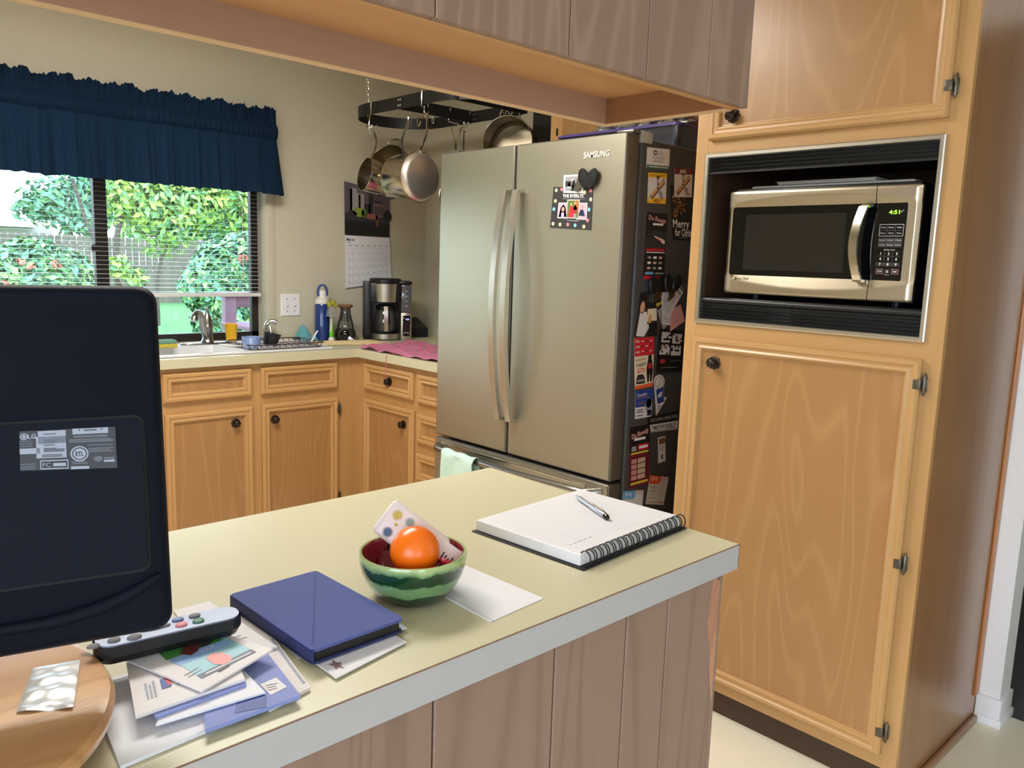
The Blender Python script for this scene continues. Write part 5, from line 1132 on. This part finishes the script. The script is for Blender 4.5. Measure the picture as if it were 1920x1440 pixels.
c = sheetcard([(237, 1243), (425, 1195), (459, 1272), (254, 1343)], Z+.019, Menv2, .003)
for k in range(3): c.up().poly([(.12+.035*k, .20), (.137+.035*k, .20), (.137+.035*k, .50-.05*(k % 2)), (.12+.035*k, .50-.05*(k % 2))], Mlb)
c.q(.26, .30, .35, .48, Pblue).up().poly([(.30, .48), (.35, .48), (.35, .32), (.32, .34)], Pred).text('The', .435, .44, .07, Pblue, .09, bold=.02).text('Trib', .45, .32, .07, Pblue, .12, bold=.02)
c.done('envelope', 'white envelope with a blue and red square logo', 'envelope', GM)
c = sheetcard([(234, 1236), (372, 1172), (512, 1217), (379, 1295)], Z+.0225, Menv2, .0022)
MU = [(312, 1229), (405, 1186), (480, 1222), (378, 1272)]
c.up(); inv = lambda x, y: tuple(on(x, y, 'z', c.lift())[:2])
def cp(pts, m_, dz=0): c.b.poly([inv(*q) for q in pts], c.lift()+dz, m_, FZ(0))
cp([(284, 1212), (346, 1183), (405, 1186), (480, 1222), (378, 1272)], pm('card_teal', (150, 196, 210)))
c.up(); cp([(284, 1212), (346, 1184), (400, 1188), (418, 1200), (312, 1238)], pm('grass_green', (70, 140, 60))); cp([(316, 1238), (420, 1200), (434, 1207), (336, 1248)], pm('sky_blue', (140, 176, 228))); cp([(370, 1266), (470, 1217), (480, 1222), (378, 1272)], pm('slate', (92, 104, 120)))
c.up(); cp([(336, 1226), (345, 1213), (360, 1207), (376, 1206), (372, 1219), (358, 1229)], pm('leather', (100, 40, 36))); cp([(270, 1217), (322, 1192), (340, 1190), (300, 1212)], Pblk); cp([(384, 1192), (402, 1198), (390, 1210), (374, 1214)], Pdk)
cp([(386, 1234), (396, 1225), (416, 1223), (434, 1230), (434, 1240), (420, 1246), (400, 1245)], pm('peach', (226, 150, 146))); cp([(385, 1262), (470, 1222), (471, 1224), (387, 1264)], Mwht)
c.text('YOUR', .62, .52, .05, Mwht, .2, rot=.0).lines(.1, .3, [.32, .27], Pgrey, .012).lines(.34, .52, [.12], Pdk, .03)
c.done('leaflet', 'glossy card with an oval leather ball on green and a pink face on blue', 'leaflet', GM)
# remote
a_ = on(414, 1150, 'z', Z+.0465); e_ = on(246, 1188, 'z', Z+.0465)
dirv = (a_-e_); dirv.z = 0; Lr = dirv.length+.055; K = frame(a_+dirv.normalized()*.012, -dirv, Vector((dirv.y, -dirv.x, 0)) if False else Vector((-(-dirv).y, (-dirv).x, 0)))
K = frame((a_.x+dirv.normalized().x*.02, a_.y+dirv.normalized().y*.02, Z+.0255), -dirv, Vector((dirv.y, -dirv.x, 0)))
rm = thing('remote_control', K.translation, 'black remote control with a silver face lying on the post beside the television', 'remote')
b = MB(); R2 = rrect(0, -.0185, Lr, .0185, .0165, 6); R3 = rrect(.004, -.014, Lr-.004, .014, .013, 6); n = len(R2)
b.add([(x, y, 0) for x, y in R3]+[(x, y, .008) for x, y in R2]+[(x, y, .019) for x, y in R2], [(i, (i+1) % n, n+(i+1) % n, n+i) for i in range(n)]+[(n+i, n+(i+1) % n, 2*n+(i+1) % n, 2*n+i) for i in range(n)]+[tuple(range(n-1, -1, -1))], Mblk, False, K); b.build('case', rm)
Mrs = mat('remote_silver', (150, 158, 176), .35, .5)
b = MB(); b.prism(rrect(.002, -.017, Lr-.002, .017, .015, 6), .018, .0205, Mrs, K, side=Mrs); fc = b.build('face', rm)
b = MB()
def btn(u, v, a, b2, m_): b.lathe([(1, 0), (1, .0014), (.8, .0022), (0, .0022)], m_, 16, K @ T(u, v, .0205) @ Matrix.Diagonal((a, b2, 1, 1)))
btn(.045, -.008, .006, .0045, Mgink); btn(.045, .006, .006, .0055, pm('button_green', (70, 120, 100))); btn(.062, -.008, .006, .0045, pm('button_blue', (110, 130, 180))); btn(.062, .006, .006, .005, pm('button_pink', (214, 130, 140)))
btn(.086, -.001, .015, .004, Mgink); btn(.104, -.012, .006, .005, Mgink); btn(.108, .010, .007, .005, Mgink); btn(.122, -.013, .006, .005, Mgink); btn(.126, .006, .006, .005, Mgink); btn(.145, -.01, .006, .005, Mgink); btn(.145, .01, .006, .005, Mgink)
b.build('button', fc)
# papers and tablet
GP = 'papers under the tablet'
c = sheetcard([(438, 1128), (560, 1090), (640, 1175), (560, 1236)], Z+.0018, Mwht2, .001); c.done('paper_sheet', 'white sheet peeking out left of the blue tablet', 'paper', GP)
c = sheetcard([(500, 1150), (690, 1130), (763, 1177), (640, 1222)], Z+.0052, mat('pale_blue_paper', (196, 206, 222), .6), .001); c.done('paper_sheet', 'pale blue sheet showing at the right corner below the tablet', 'paper', GP)
c = sheetcard([(520, 1190), (655, 1140), (762, 1203), (630, 1271)], Z+.0035, Mwht, .0014)
c.up().poly([(.66, .35), (.86, .28), (.93, .5), (.75, .6)], Mwht2).lines(.16, .62, [.30, .36, .42, .48, .55], Mgink, .018, .5)
st = [(.14+.035*(1 if i % 2 else 2.1)*math.cos(i*PI/5), .16+.05*(1 if i % 2 else 2.1)*math.sin(i*PI/5)) for i in range(10)]; c.poly(st, mat('mauve_star', (140, 112, 116), .6))
c.done('letter', 'white letter with a small star emblem under the tablet', 'letter', GP)
tq = [on(x, y, 'z', Z+.0225) for x, y in ((443, 1112), (602, 1066), (748, 1163), (573, 1222))]
uu = ((tq[2]-tq[3])+(tq[1]-tq[0])).normalized(); Lu = ((tq[2]-tq[3]).length+(tq[1]-tq[0]).length)/2; Lv = ((tq[0]-tq[3]).length+(tq[1]-tq[2]).length)/2
cen = sum(tq, Vector())/4; vv = ((tq[0]-tq[3])+(tq[1]-tq[2])).normalized()
K = frame((cen.x, cen.y, Z+.0055), uu, Vector((-uu.y, uu.x, 0)))
Mfol = mat('blue_fabric_cover', (76, 86, 146), .85, var=.12, vs=500, bump=.35, bs=900); Mfold = mat('blue_folio_inside', (30, 40, 86), .7)
tbl = thing('tablet', (cen.x, cen.y, Z+.0055), 'small tablet in a blue fabric folding cover beside the watermelon bowl', 'tablet')
b = MB(); b.prism(rrect(-Lu/2, -Lv/2, Lu/2, Lv/2, .006, 4), 0, .0025, Mfold, K); b.build('back_cover', tbl)
b = MB(); b.prism(rrect(-Lu/2+.003, -Lv/2+.0025, Lu/2-.002, Lv/2-.0025, .006, 4), .0025, .0135, Mblk, K); b.build('body', tbl)
b = MB(); sh = .0145
b.prism(rrect(-Lu/2, -Lv/2, Lu/2, Lv/2, .006, 4), .0135, .017, Mfol, K)
b.tube([(Lu/2-.004, Lv/2-.004, .0171), (-Lu/2+.006, -Lv/2+.012, .0171)], .0011, Mfol, 6, K)
for s_ in (-1,): b.box((-Lu/2, -Lv/2, 0), (-Lu/2+.002, Lv/2, .016), Mfold, .0008, M=K)
b.build('front_cover', tbl)
# envelope by the bowl
c = sheetcard([(866, 1057), (1019, 1121), (920, 1165), (790, 1095)], Z+.0014, Mwht, .0012); c.up().poly([(.0, .02), (1, .03), (1, .05), (.0, .04)], Mwht2)
c.done('envelope', 'plain white envelope lying right of the watermelon bowl', 'envelope')
# ---------------------------------------------------------------- watermelon bowl and its contents
bx, by = -.519, .164
bw = thing('fruit_bowl', (bx, by, Z), 'watermelon painted ceramic bowl holding an orange ball', 'bowl')
mt = mat('watermelon_glaze', (90, 140, 80), .15, coat=.6); nt = mt.node_tree; L = nt.links; bs_ = nt.nodes['Principled BSDF']
tc = node(nt, 'ShaderNodeTexCoord'); sx_ = node(nt, 'ShaderNodeSeparateXYZ'); L.new(tc.outputs['Object'], sx_.inputs[0])
nz = node(nt, 'ShaderNodeTexNoise'); nz.inputs['Scale'].default_value = 42; nz.inputs['Detail'].default_value = 4; L.new(tc.outputs['Object'], nz.inputs['Vector'])
ma = node(nt, 'ShaderNodeMath', operation='MULTIPLY_ADD'); ma.inputs[1].default_value = .016; L.new(nz.outputs['Fac'], ma.inputs[0]); L.new(sx_.outputs['Z'], ma.inputs[2])
mr = node(nt, 'ShaderNodeMapRange'); mr.inputs['From Min'].default_value = .008; mr.inputs['From Max'].default_value = .069; L.new(ma.outputs[0], mr.inputs[0])
cr = node(nt, 'ShaderNodeValToRGB'); L.new(mr.outputs[0], cr.inputs[0]); el = cr.color_ramp.elements
dg, lg, cg = (*lin((20, 56, 32)), 1), (*lin((104, 140, 94)), 1), (*lin((160, 178, 120)), 1)
el[0].position, el[0].color = 0, dg; el[1].position, el[1].color = .30, dg
for pos, cc in ((.34, lg), (.56, lg), (.60, dg), (.80, dg), (.84, lg), (.92, cg), (1., cg)): e = el.new(pos); e.color = cc
L.new(cr.outputs[0], bs_.inputs['Base Color'])
RB = .069; HB = .061
op = [(0, 0), (.038, 0), (.042, .002)]+[(.042+(RB-.042)*math.sin(PI/2*t_)**.85, .002+(HB-.004)*t_**1.15) for t_ in [i/14 for i in range(1, 15)]]
MB().lathe(op+[(RB-.001, HB), (RB-.004, HB-.0005)], mt, 72, T(bx, by, Z)).build('outside', bw)
Mred_ = mat('watermelon_red', (140, 40, 48), .15, coat=.5)
ip = [(RB-.004, HB-.0005)]+[(q-.005, h+.004) for q, h in op[::-1] if q > .041]+[(0, .006)]
b = MB(); b.lathe(ip[:1]+[q for q in ip[1:] if q[1] < HB-.001], Mred_, 64, T(bx, by, Z)); b.build('inside', bw)
b = MB()
for i in range(14):
    a = 2*PI*i/14+.2; z_ = .036+.012*(i % 2); rr_ = .0585 if i % 2 else .0545
    K = frame((bx+rr_*math.cos(a), by+rr_*math.sin(a), Z+z_), (-math.sin(a), math.cos(a), 0), (0, 0, 1)); b.poly([(.0028*math.cos(t_)*(1 if math.sin(t_) < 0 else .6), .005*math.sin(t_)) for t_ in [2*PI*k/12 for k in range(12)]], -.0006, Mblk, K)
b.build('painted_seed', bw)
DB = (Vector((bx, by, Z+.06))-CP).dot(FW); oc_ = at3(778, 1033, DB-.012); R_ = .0315
ob = thing('stress_ball', oc_-Vector((0, 0, R_)), 'shiny orange ball sitting in the watermelon bowl', 'ball')
b = MB(); b.lathe([(R_*math.sin(PI*i/32), -R_*math.cos(PI*i/32)) for i in range(33)], mat('orange_vinyl', (242, 112, 12), .28, var=.05, bump=.05, bs=700), 64, T(*oc_)); b.build('ball', ob)
b = MB(); b.tube([oc_+(RT*(-.36+.010*k*.0)+RT*(.02*k)+UP*(.86-.035*k)-FW*.36).normalized()*(R_+.00005) for k in range(8)], .00035, mat('seam_orange', (244, 140, 60), .3), 5); b.build('seam', ob)
Mtis = mat('pack_white', (232, 218, 216), .35, var=.02)
K = frame(at3(772, 1004, DB+.028), RT*.80-UP*.60, RT*.60+UP*.80+FW*.22)
tp = thing('tissue_pack', K.translation, 'white pocket tissue pack with coloured starbursts propped up behind the orange ball', 'tissue pack')
def pack(name, hw, hh, th, K, parent):
    b = MB(); b.box((-hw, -hh, -th), (hw, hh, th), Mtis, .007, 3, M=K); return b.build(name, parent)
pk_ = pack('wrapper', .047, .026, .008, K, tp); b = MB()
def burst(u, v, r, m_, k=18):
    pts = []
    for i in range(k*2): a = PI*i/k; q_ = r*(1 if i % 2 == 0 else .55); pts.append((u+q_*math.cos(a), v+q_*math.sin(a)))
    b.poly(pts, .0083, m_, K)
burst(-.031, .010, .0085, pm('mustard', (196, 168, 70))); burst(-.028, -.015, .0085, pm('denim', (76, 94, 128))); burst(-.012, .012, .008, pm('sage', (142, 158, 154))); burst(-.025, -.001, .003, pm('mustard', (196, 168, 70)), 8); burst(-.008, -.004, .003, pm('mustard', (196, 168, 70)), 8); burst(.02, .012, .008, pm('sage', (142, 158, 154))); b.build('printed_pattern', pk_)
K = frame(at3(834, 1044, DB+.012), RT*.82-UP*.57, RT*.52+UP*.74+FW*.42)
tp2 = thing('sweet_packet', K.translation, 'small white packet with rows of print standing right of the orange ball in the bowl', 'packet')
b = MB(); b.box((-.022, -.018, -.004), (.022, .018, .004), Mtis, .003, 2, M=K)
for i in range(6): b.rect(-.004+.0045*i-.001, -.016, -.004+.0045*i+.001, .004-.002*(i % 3), .0042, Pdk, K)
b.build('wrapper', tp2)
K = T(bx+.03, by-.036, Z+.046) @ Matrix.Rotation(.5, 4, 'Y'); tag(MB().lathe([(0, -.004), (.012, -.004), (.015, 0), (.012, .004), (0, .004)], mat('red_wrapper', (170, 30, 40), .3), 20, K).build('sweet', loc=K.translation), 'red wrapped sweet at the right inside the bowl rim', 'sweet')
# ---------------------------------------------------------------- notebook and pen
q = [on(x, y, 'z', Z+.020) for x, y in ((905, 967), (1118, 913), (1276, 967), (1088, 1040))]
o_ = q[3]; uu = (q[2]-q[3]).normalized(); Lu = (q[2]-q[3]).length; Lv = ((q[0]-q[3]).length+(q[1]-q[2]).length)/2
K = frame((o_.x, o_.y, Z), uu, Vector((-uu.y, uu.x, 0)))
nb = thing('notebook', (o_.x, o_.y, Z), 'open spiral notebook with white ruled pages and a black back cover', 'notebook')
MB().box((-.006, -.012, .0), (Lu+.004, Lv+.004, .002), Mblk, .001, M=K).build('back_cover', nb)
b = MB(); b.box((0, .0, .0024), (Lu, Lv, .0195), Mwht, .001, 1, M=K); b.build('page_block', nb)
Mrule = mat('pale_rule', (208, 206, 212), .7)
b = MB()
for i in range(27): b.rect(.008, .022+.0069*i, Lu-.008, .0224+.0069*i, .01965, Mrule, K)
b.rect(.05, .01, .0503, Lv-.01, .01965, Mrule, K); b.text('quick shopping', .055, .035, .004, Mgink, .0197, K, width=.07, rot=.0) if False else None
for k in range(14): b.rect(.022+.004*k, .036+.0016*math.sin(k*2.1), .0245+.004*k, .0368+.0016*math.sin(k*2.1+1), .0197, Mgink, K)
b.build('ruling', nb)
b = MB(); nco = 34
for i in range(nco):
    u = .008+(Lu-.016)*i/(nco-1)+(.0016 if i % 2 else -.0008)
    b.tube([(u+.0006*math.sin(a), -.0035+.0125*math.cos(a)*.8, .0126+.0115*math.sin(a)) for a in [2*PI*k/16 for k in range(16)]], .0011, Mblk, 6, K, closed=True)
b.build('spiral_binding', nb)
p0 = on(1140, 971, 'z', Z+.0245); p1 = on(1079, 929, 'z', Z+.0245); d_ = (p0-p1).normalized()
pn = thing('pen', p1, 'silver ballpoint pen lying on the open notebook', 'pen')
Mpen = mat('silver_pen', (190, 196, 208), .25, .8); Lp = (p0-p1).length
K = Matrix.Identity(4); ax = d_; s1 = ax.orthogonal().normalized(); s2 = ax.cross(s1)
for i in range(3): K[i][0], K[i][1], K[i][2], K[i][3] = s1[i], s2[i], ax[i], p1[i]
MB().lathe([(0, -.0), (.0012, 0), (.0018, .006), (.0035, .016), (.0042, .02), (.0040, .05), (.0036, .06), (.0046, .066), (.0047, Lp-.012), (.0044, Lp-.011)], Mpen, 20, K).build('barrel', pn)
MB().lathe([(.0046, Lp-.012), (.0047, Lp-.004), (.003, Lp), (0, Lp)], Mblkg, 20, K).build('end_cap', pn)
b = MB(); b.strip([K @ Vector((0, 0, .07)) + Vector((0, 0, .0058)), K @ Vector((0, 0, Lp-.02))+Vector((0, 0, .0062)), K @ Vector((0, 0, Lp-.006))+Vector((0, 0, .0045))], .003, .001, Mchrome, ax.cross(Vector((0, 0, 1)))); b.build('clip', pn)
# ---------------------------------------------------------------- garden beyond the window
ZG = -.15
Mgrass = mat('lawn_grass', (80, 122, 66), .95, var=.3, vs=14, bump=.6, bs=60)
b = MB(); b.box((-40, YW+.13, ZG-.2), (45, 60, ZG), Mgrass); struct(b.build('ground_lawn'))
Mpave = mat('pale_paving', (150, 146, 138), .8, var=.1)
struct(MB().box((-25, -30, ZG-.2), (25, -3.31, ZG), Mpave).build('ground_patio'))
Mfen = wood('weathered_fence', (106, 99, 86), (80, 74, 64), 'z', .4, .4, rough=.9, coat=0)
fe = thing('fence', (6, 23, ZG), 'tall weathered grey picket fence at the end of the lawn', 'fence')
random.seed(11); b = MB(); x = -14.; FYY = 23.4
while x < 30:
    h = ZG+1.83+random.uniform(-.015, .015); w_ = .165
    b.prism([(x, ZG), (x+w_, ZG), (x+w_, h-.05), (x+w_*.78, h), (x+w_*.22, h), (x, h-.05)], 0, .02, Mfen, FY(FYY)); x += w_+.012
b.build('pickets', fe)
b = MB()
for z in (.25, .95, 1.5): b.box((-14, FYY+.0, ZG+z), (30, FYY+.05, ZG+z+.09), Mfen)
b.build('rail', fe)
def leafmat(name, rgb): return mat(name, rgb, .55, var=.3, vs=3)
LG = [leafmat('leaf_mid', (92, 140, 84)), leafmat('leaf_light', (140, 176, 104)), leafmat('leaf_dark', (62, 102, 70)), leafmat('leaf_lime', (160, 186, 84)), leafmat('leaf_blue', (106, 156, 124))]
Mbark = mat('grey_bark', (84, 76, 66), .9, var=.3, vs=20)
def leaves(b, c, r, n, size, mats_, rnd, shell=.55):
    for k in range(n):
        while True:
            d = Vector((rnd.gauss(0, 1), rnd.gauss(0, 1), rnd.gauss(0, 1)))
            if d.length > .01: break
        d.normalize(); q = shell+(1-shell)*rnd.random()**.6
        p = Vector((c[0]+d.x*r[0]*q, c[1]+d.y*r[1]*q, c[2]+d.z*r[2]*q))
        if p.z < ZG+.05: continue
        nrm = (d+Vector((rnd.uniform(-.8, .8), rnd.uniform(-.8, .8), rnd.uniform(-.3, .9)))).normalized(); u = nrm.orthogonal().normalized()
        u = (Matrix.Rotation(rnd.random()*6.28, 3, nrm) @ u); v = nrm.cross(u); s_ = size*rnd.uniform(.6, 1.2)
        b.add([p-u*s_, p+v*s_*.42-u*s_*.1+nrm*s_*.1, p+u*s_, p-v*s_*.42-u*s_*.1+nrm*s_*.1], [(0, 1, 2), (0, 2, 3)], rnd.choice(mats_))
def shrub(name, cs, n, size, mats_, seed, label, cat, flowers=0, trunk=None, shell=.55):
    rnd = random.Random(seed); c0 = cs[0][0]
    t_ = thing(name, (c0[0], c0[1], ZG), label, cat); b = MB()
    tot = sum(r[0]*r[2] for _, r in cs)
    for c, r in cs: leaves(b, c, r, int(n*r[0]*r[2]/tot), size, mats_, rnd, shell)
    b.build('foliage', t_)
    b = MB()
    if trunk:
        for pts, rr_ in trunk: b.tube(spline(pts, 4), rr_, Mbark, 8)
    else:
        for k in range(7):
            a = rnd.random()*6.28; c, r = rnd.choice(cs); b.tube([(c[0]+.1*math.cos(a), c[1]+.1*math.sin(a), ZG), (c[0]+.4*r[0]*math.cos(a), c[1]+.4*r[1]*math.sin(a), c[2])], .02, Mbark, 6)
    b.build('trunk' if trunk else 'stem', t_)
    if flowers:
        b = MB(); Mfl = leafmat('coral_flower', (232, 120, 100))
        for k in range(flowers):
            c, r = rnd.choice(cs); d = Vector((rnd.uniform(-1, 1), -1.2, rnd.uniform(-.3, 1))).normalized(); p = Vector((c[0]+d.x*r[0], c[1]+d.y*r[1], c[2]+d.z*r[2])); leaves(b, p, (.06, .06, .06), 14, .05, [Mfl], rnd)
        b.build('flowers', t_)
    return t_
def gp(px, py, y): return on(px, py, 'y', y)
# shrub left of the mullion, shrub on the right, trees over the fence
def blob(px, py, y, rpx):
    p = gp(px, py, y); d = (p-CP).dot(FW); r_ = rpx*d/FPX; return ((p.x, p.y, p.z), (r_, r_*.8, r_))
shrub('flowering_shrub', [blob(60, 505, 12.5, 62), blob(120, 515, 12.3, 50), blob(0, 520, 12.4, 58), blob(80, 560, 12.2, 60), blob(-60, 520, 12.4, 55), blob(150, 560, 12.2, 40)], 9000, .095, [LG[0], LG[4], LG[1], LG[2]], 1, 'broad leafy shrub with coral flowers left of the window bar', 'shrub', 5)
shrub('flowering_shrub', [blob(420, 510, 9.5, 62), blob(455, 480, 9.6, 45), blob(385, 540, 9.4, 48), blob(430, 570, 9.3, 58), blob(500, 530, 9.5, 60), blob(400, 600, 9.3, 40), blob(470, 600, 9.3, 45)], 9000, .075, [LG[0], LG[4], LG[1], LG[2]], 2, 'broad leafy shrub with coral flowers behind the plum garden bench', 'shrub', 6)
p = gp(280, 560, 16.)
shrub('tree', [blob(250, 370, 16., 60), blob(310, 350, 16.4, 60), blob(370, 380, 16, 60), blob(430, 360, 16.3, 90), blob(300, 390, 16.2, 95), blob(250, 320, 16, 60), blob(340, 300, 16, 70), blob(430, 300, 16, 70), blob(470, 410, 16.2, 45), blob(225, 500, 15.6, 24), blob(255, 520, 15.6, 22)], 9000, .105, [LG[3], LG[1], LG[0], LG[3]], 3, 'loose yellow green tree in front of the fence filling the right window pane', 'tree', 0,
      [([(p.x-.5, 16, ZG), (p.x-.6, 16, 1.0), (p.x-.4, 16, 2.2), (p.x+.4, 16, 3.4)], .055), ([(p.x-.5, 16, .6), (p.x-1.0, 16, 1.6), (p.x-1.3, 16, 2.6)], .035), ([(p.x+.2, 16.1, ZG), (p.x+.3, 16.1, 1.2), (p.x+1.2, 16.1, 2.8)], .04)], shell=.05)
p = gp(120, 420, 27.)
shrub('tree', [blob(100, 378, 27, 52), blob(150, 395, 27, 60), blob(190, 370, 27, 56), blob(60, 385, 27, 36), blob(150, 340, 27, 40)], 2600, .16, [LG[4], LG[0], LG[4]], 4, 'hazy blue green tree behind the fence left of the window bar', 'tree', 0, [([(p.x, 27, ZG), (p.x+.2, 27, 1.5), (p.x, 27, 3)], .06)], shell=.05)
p = gp(430, 400, 30.)
shrub('tree', [blob(330, 420, 30, 50), blob(420, 400, 30, 66), blob(480, 390, 30, 50), blob(250, 410, 30, 34)], 4500, .17, [LG[0], LG[4], LG[2]], 5, 'green tree behind the fence at the right of the window', 'tree', 0, [([(p.x, 30, ZG), (p.x+.2, 30, 1.5), (p.x, 30, 3)], .12)], shell=.05)
# neighbour's house
Mroof = mat('pale_roof', (200, 192, 186), .8, var=.04); Mhw = mat('pale_siding', (170, 164, 160), .8)  # pale grey-white roof colour, even all over
hp = gp(96, 436, 34.); hl = gp(-160, 436, 34.); zt = gp(40, 392, 36)[2]
hs = thing('neighbour_house', (hp.x-3, 36, ZG), 'pale roofed neighbouring house behind the fence at the far left', 'house')
MB().box((hl.x, 34, ZG), (hp.x, 40, hp.z+.25), Mhw).build('wall', hs)
zt = gp(20, 388, 37)[2]; b = MB(); e_ = gp(60, 421, 33.6)
b.add([(hl.x, 33.5, hp.z+.15), (hp.x-.6, 33.5, hp.z+.15), (hp.x-.6, 37, zt), (hl.x, 37, zt), (hl.x, 40.5, hp.z+.15), (hp.x-.6, 40.5, hp.z+.15)], [(0, 1, 2, 3), (3, 2, 5, 4), (1, 5, 2)], Mroof); b.build('roof', hs)
hp2 = gp(372, 447, 34.); hs = thing('neighbour_house', (hp2.x, 36, ZG), 'small gabled house end peeking over the fence between the trees', 'house')
a_, c_ = gp(350, 446, 34), gp(386, 446, 34); t_ = gp(366, 428, 34)
b = MB(); b.prism([(a_.x, ZG), (c_.x, ZG), (c_.x, c_.z+.1), (t_.x, t_.z), (a_.x, a_.z+.1)], -3, 0, Mhw, FY(34)); b.build('wall', hs)
b = MB(); b.prism([(a_.x-.2, a_.z+.05), (a_.x-.2, a_.z+.2), (t_.x, t_.z+.15), (c_.x+.2, c_.z+.2), (c_.x+.2, c_.z+.05), (t_.x, t_.z)], -3.2, .2, Mroof, FY(34)); b.build('roof', hs)
# purple brown garden bench frame close to the window
Mben = wood('plum_painted_wood', (112, 78, 92), (90, 60, 74), 'x', 1, .2, rough=.6, coat=0)
bnx, byy = gp(423, 600, 5.4), 5.4; x0 = bnx.x; zt = gp(440, 555, byy)[2]; zb = gp(440, 604, byy)[2]
bn = thing('garden_bench', (x0+.5, byy, ZG), 'plum coloured wooden garden bench just outside the window', 'bench')
for xx in (x0, x0+1.2): MB().box((xx, byy, ZG), (xx+.09, byy+.07, zt), Mben, .004).build('leg', bn)
MB().box((x0-.02, byy-.03, zt-.0), (x0+1.32, byy+.12, zt+.03), Mben, .004).build('top_rail', bn)
MB().box((x0+.09, byy+.01, zt-.09), (x0+1.2, byy+.05, zt-.005), Mben, .003).build('apron', bn)
MB().box((x0-.02, byy-.45, zb-.03), (x0+1.32, byy+.05, zb), Mben, .004).build('seat', bn)
for xx in (x0, x0+1.2): MB().box((xx, byy-.43, ZG), (xx+.09, byy-.36, zb-.03), Mben, .004).build('leg', bn)

# ---------------------------------------------------------------- lights
kf = thing('ceiling_light', (-.2, 1.55, ZC-.06), 'white framed fluorescent ceiling light over the middle of the kitchen', 'ceiling light')
b = MB(); lx0, lx1, ly0, ly1 = -.8, .4, 1.25, 1.85
b.rings(lx0-.03, ly0-.03, lx1+.03, ly1+.03, [(0, 0), (0, .06), (.03, .06), (.03, .04)], Mwhite, Matrix(((1, 0, 0, 0), (0, -1, 0, 3.1), (0, 0, -1, ZC), (0, 0, 0, 1))), cap=False); b.build('housing', kf)
def area(name, loc, size, size_y, power, col, rot):
    l = bpy.data.lights.new(name, 'AREA'); l.shape = 'RECTANGLE'; l.size = size; l.size_y = size_y; l.energy = power; l.color = col
    o = bpy.data.objects.new(name, l); COL.objects.link(o); o.location = loc; o.rotation_euler = rot; return o
area('kitchen_lamp', (-.2, 1.55, ZC-.045), 1.2, .6, KITCHEN_W, (1., .97, .90), (0, 0, 0))
def portal(name, loc, sx_, sy_, rot):
    l = bpy.data.lights.new(name, 'AREA'); l.shape = 'RECTANGLE'; l.size = sx_; l.size_y = sy_; l.cycles.is_portal = True
    o = bpy.data.objects.new(name, l); COL.objects.link(o); o.location = loc; o.rotation_euler = rot
portal('window_portal', ((WX0+WX1)/2, YW+.14, (WZ0+WZ1)/2), WX1-WX0, WZ1-WZ0, (math.radians(-90), 0, 0))
portal('patio_portal', ((DX0+DX1)/2, -3.32, 1.04), DX1-DX0, 2.06, (math.radians(90), 0, 0))
portal('dining_portal', (-3.32, (LY0+LY1)/2, (LZ0+LZ1)/2), LZ1-LZ0, LY1-LY0, (0, math.radians(-90), 0))
w = bpy.data.worlds.new('world'); S.world = w; w.use_nodes = True; nt = w.node_tree; bg = nt.nodes['Background']
tc = node(nt, 'ShaderNodeTexCoord'); sp_ = node(nt, 'ShaderNodeSeparateXYZ'); nt.links.new(tc.outputs['Generated'], sp_.inputs[0])
cr = node(nt, 'ShaderNodeValToRGB'); nt.links.new(sp_.outputs['Z'], cr.inputs[0]); e = cr.color_ramp.elements
e[0].position, e[0].color = 0., (.80, .89, 1., 1); e[1].position, e[1].color = .6, (.60, .77, 1., 1)
nt.links.new(cr.outputs[0], bg.inputs[0]); bg.inputs[1].default_value = SKY
S.view_settings.view_transform = 'Standard'; S.view_settings.look = 'None'; S.view_settings.gamma = 1; S.view_settings.exposure = EXPO; S.view_settings.use_curve_mapping = False
cy_ = S.cycles; cy_.max_bounces = 10; cy_.diffuse_bounces = 5; cy_.glossy_bounces = 4; cy_.transparent_max_bounces = 24; cy_.transmission_bounces = 6
cy_.sample_clamp_indirect = 8; cy_.caustics_reflective = False; cy_.caustics_refractive = False; cy_.use_denoising = True
try: cy_.denoiser = 'OPENIMAGEDENOISE'
except Exception: pass
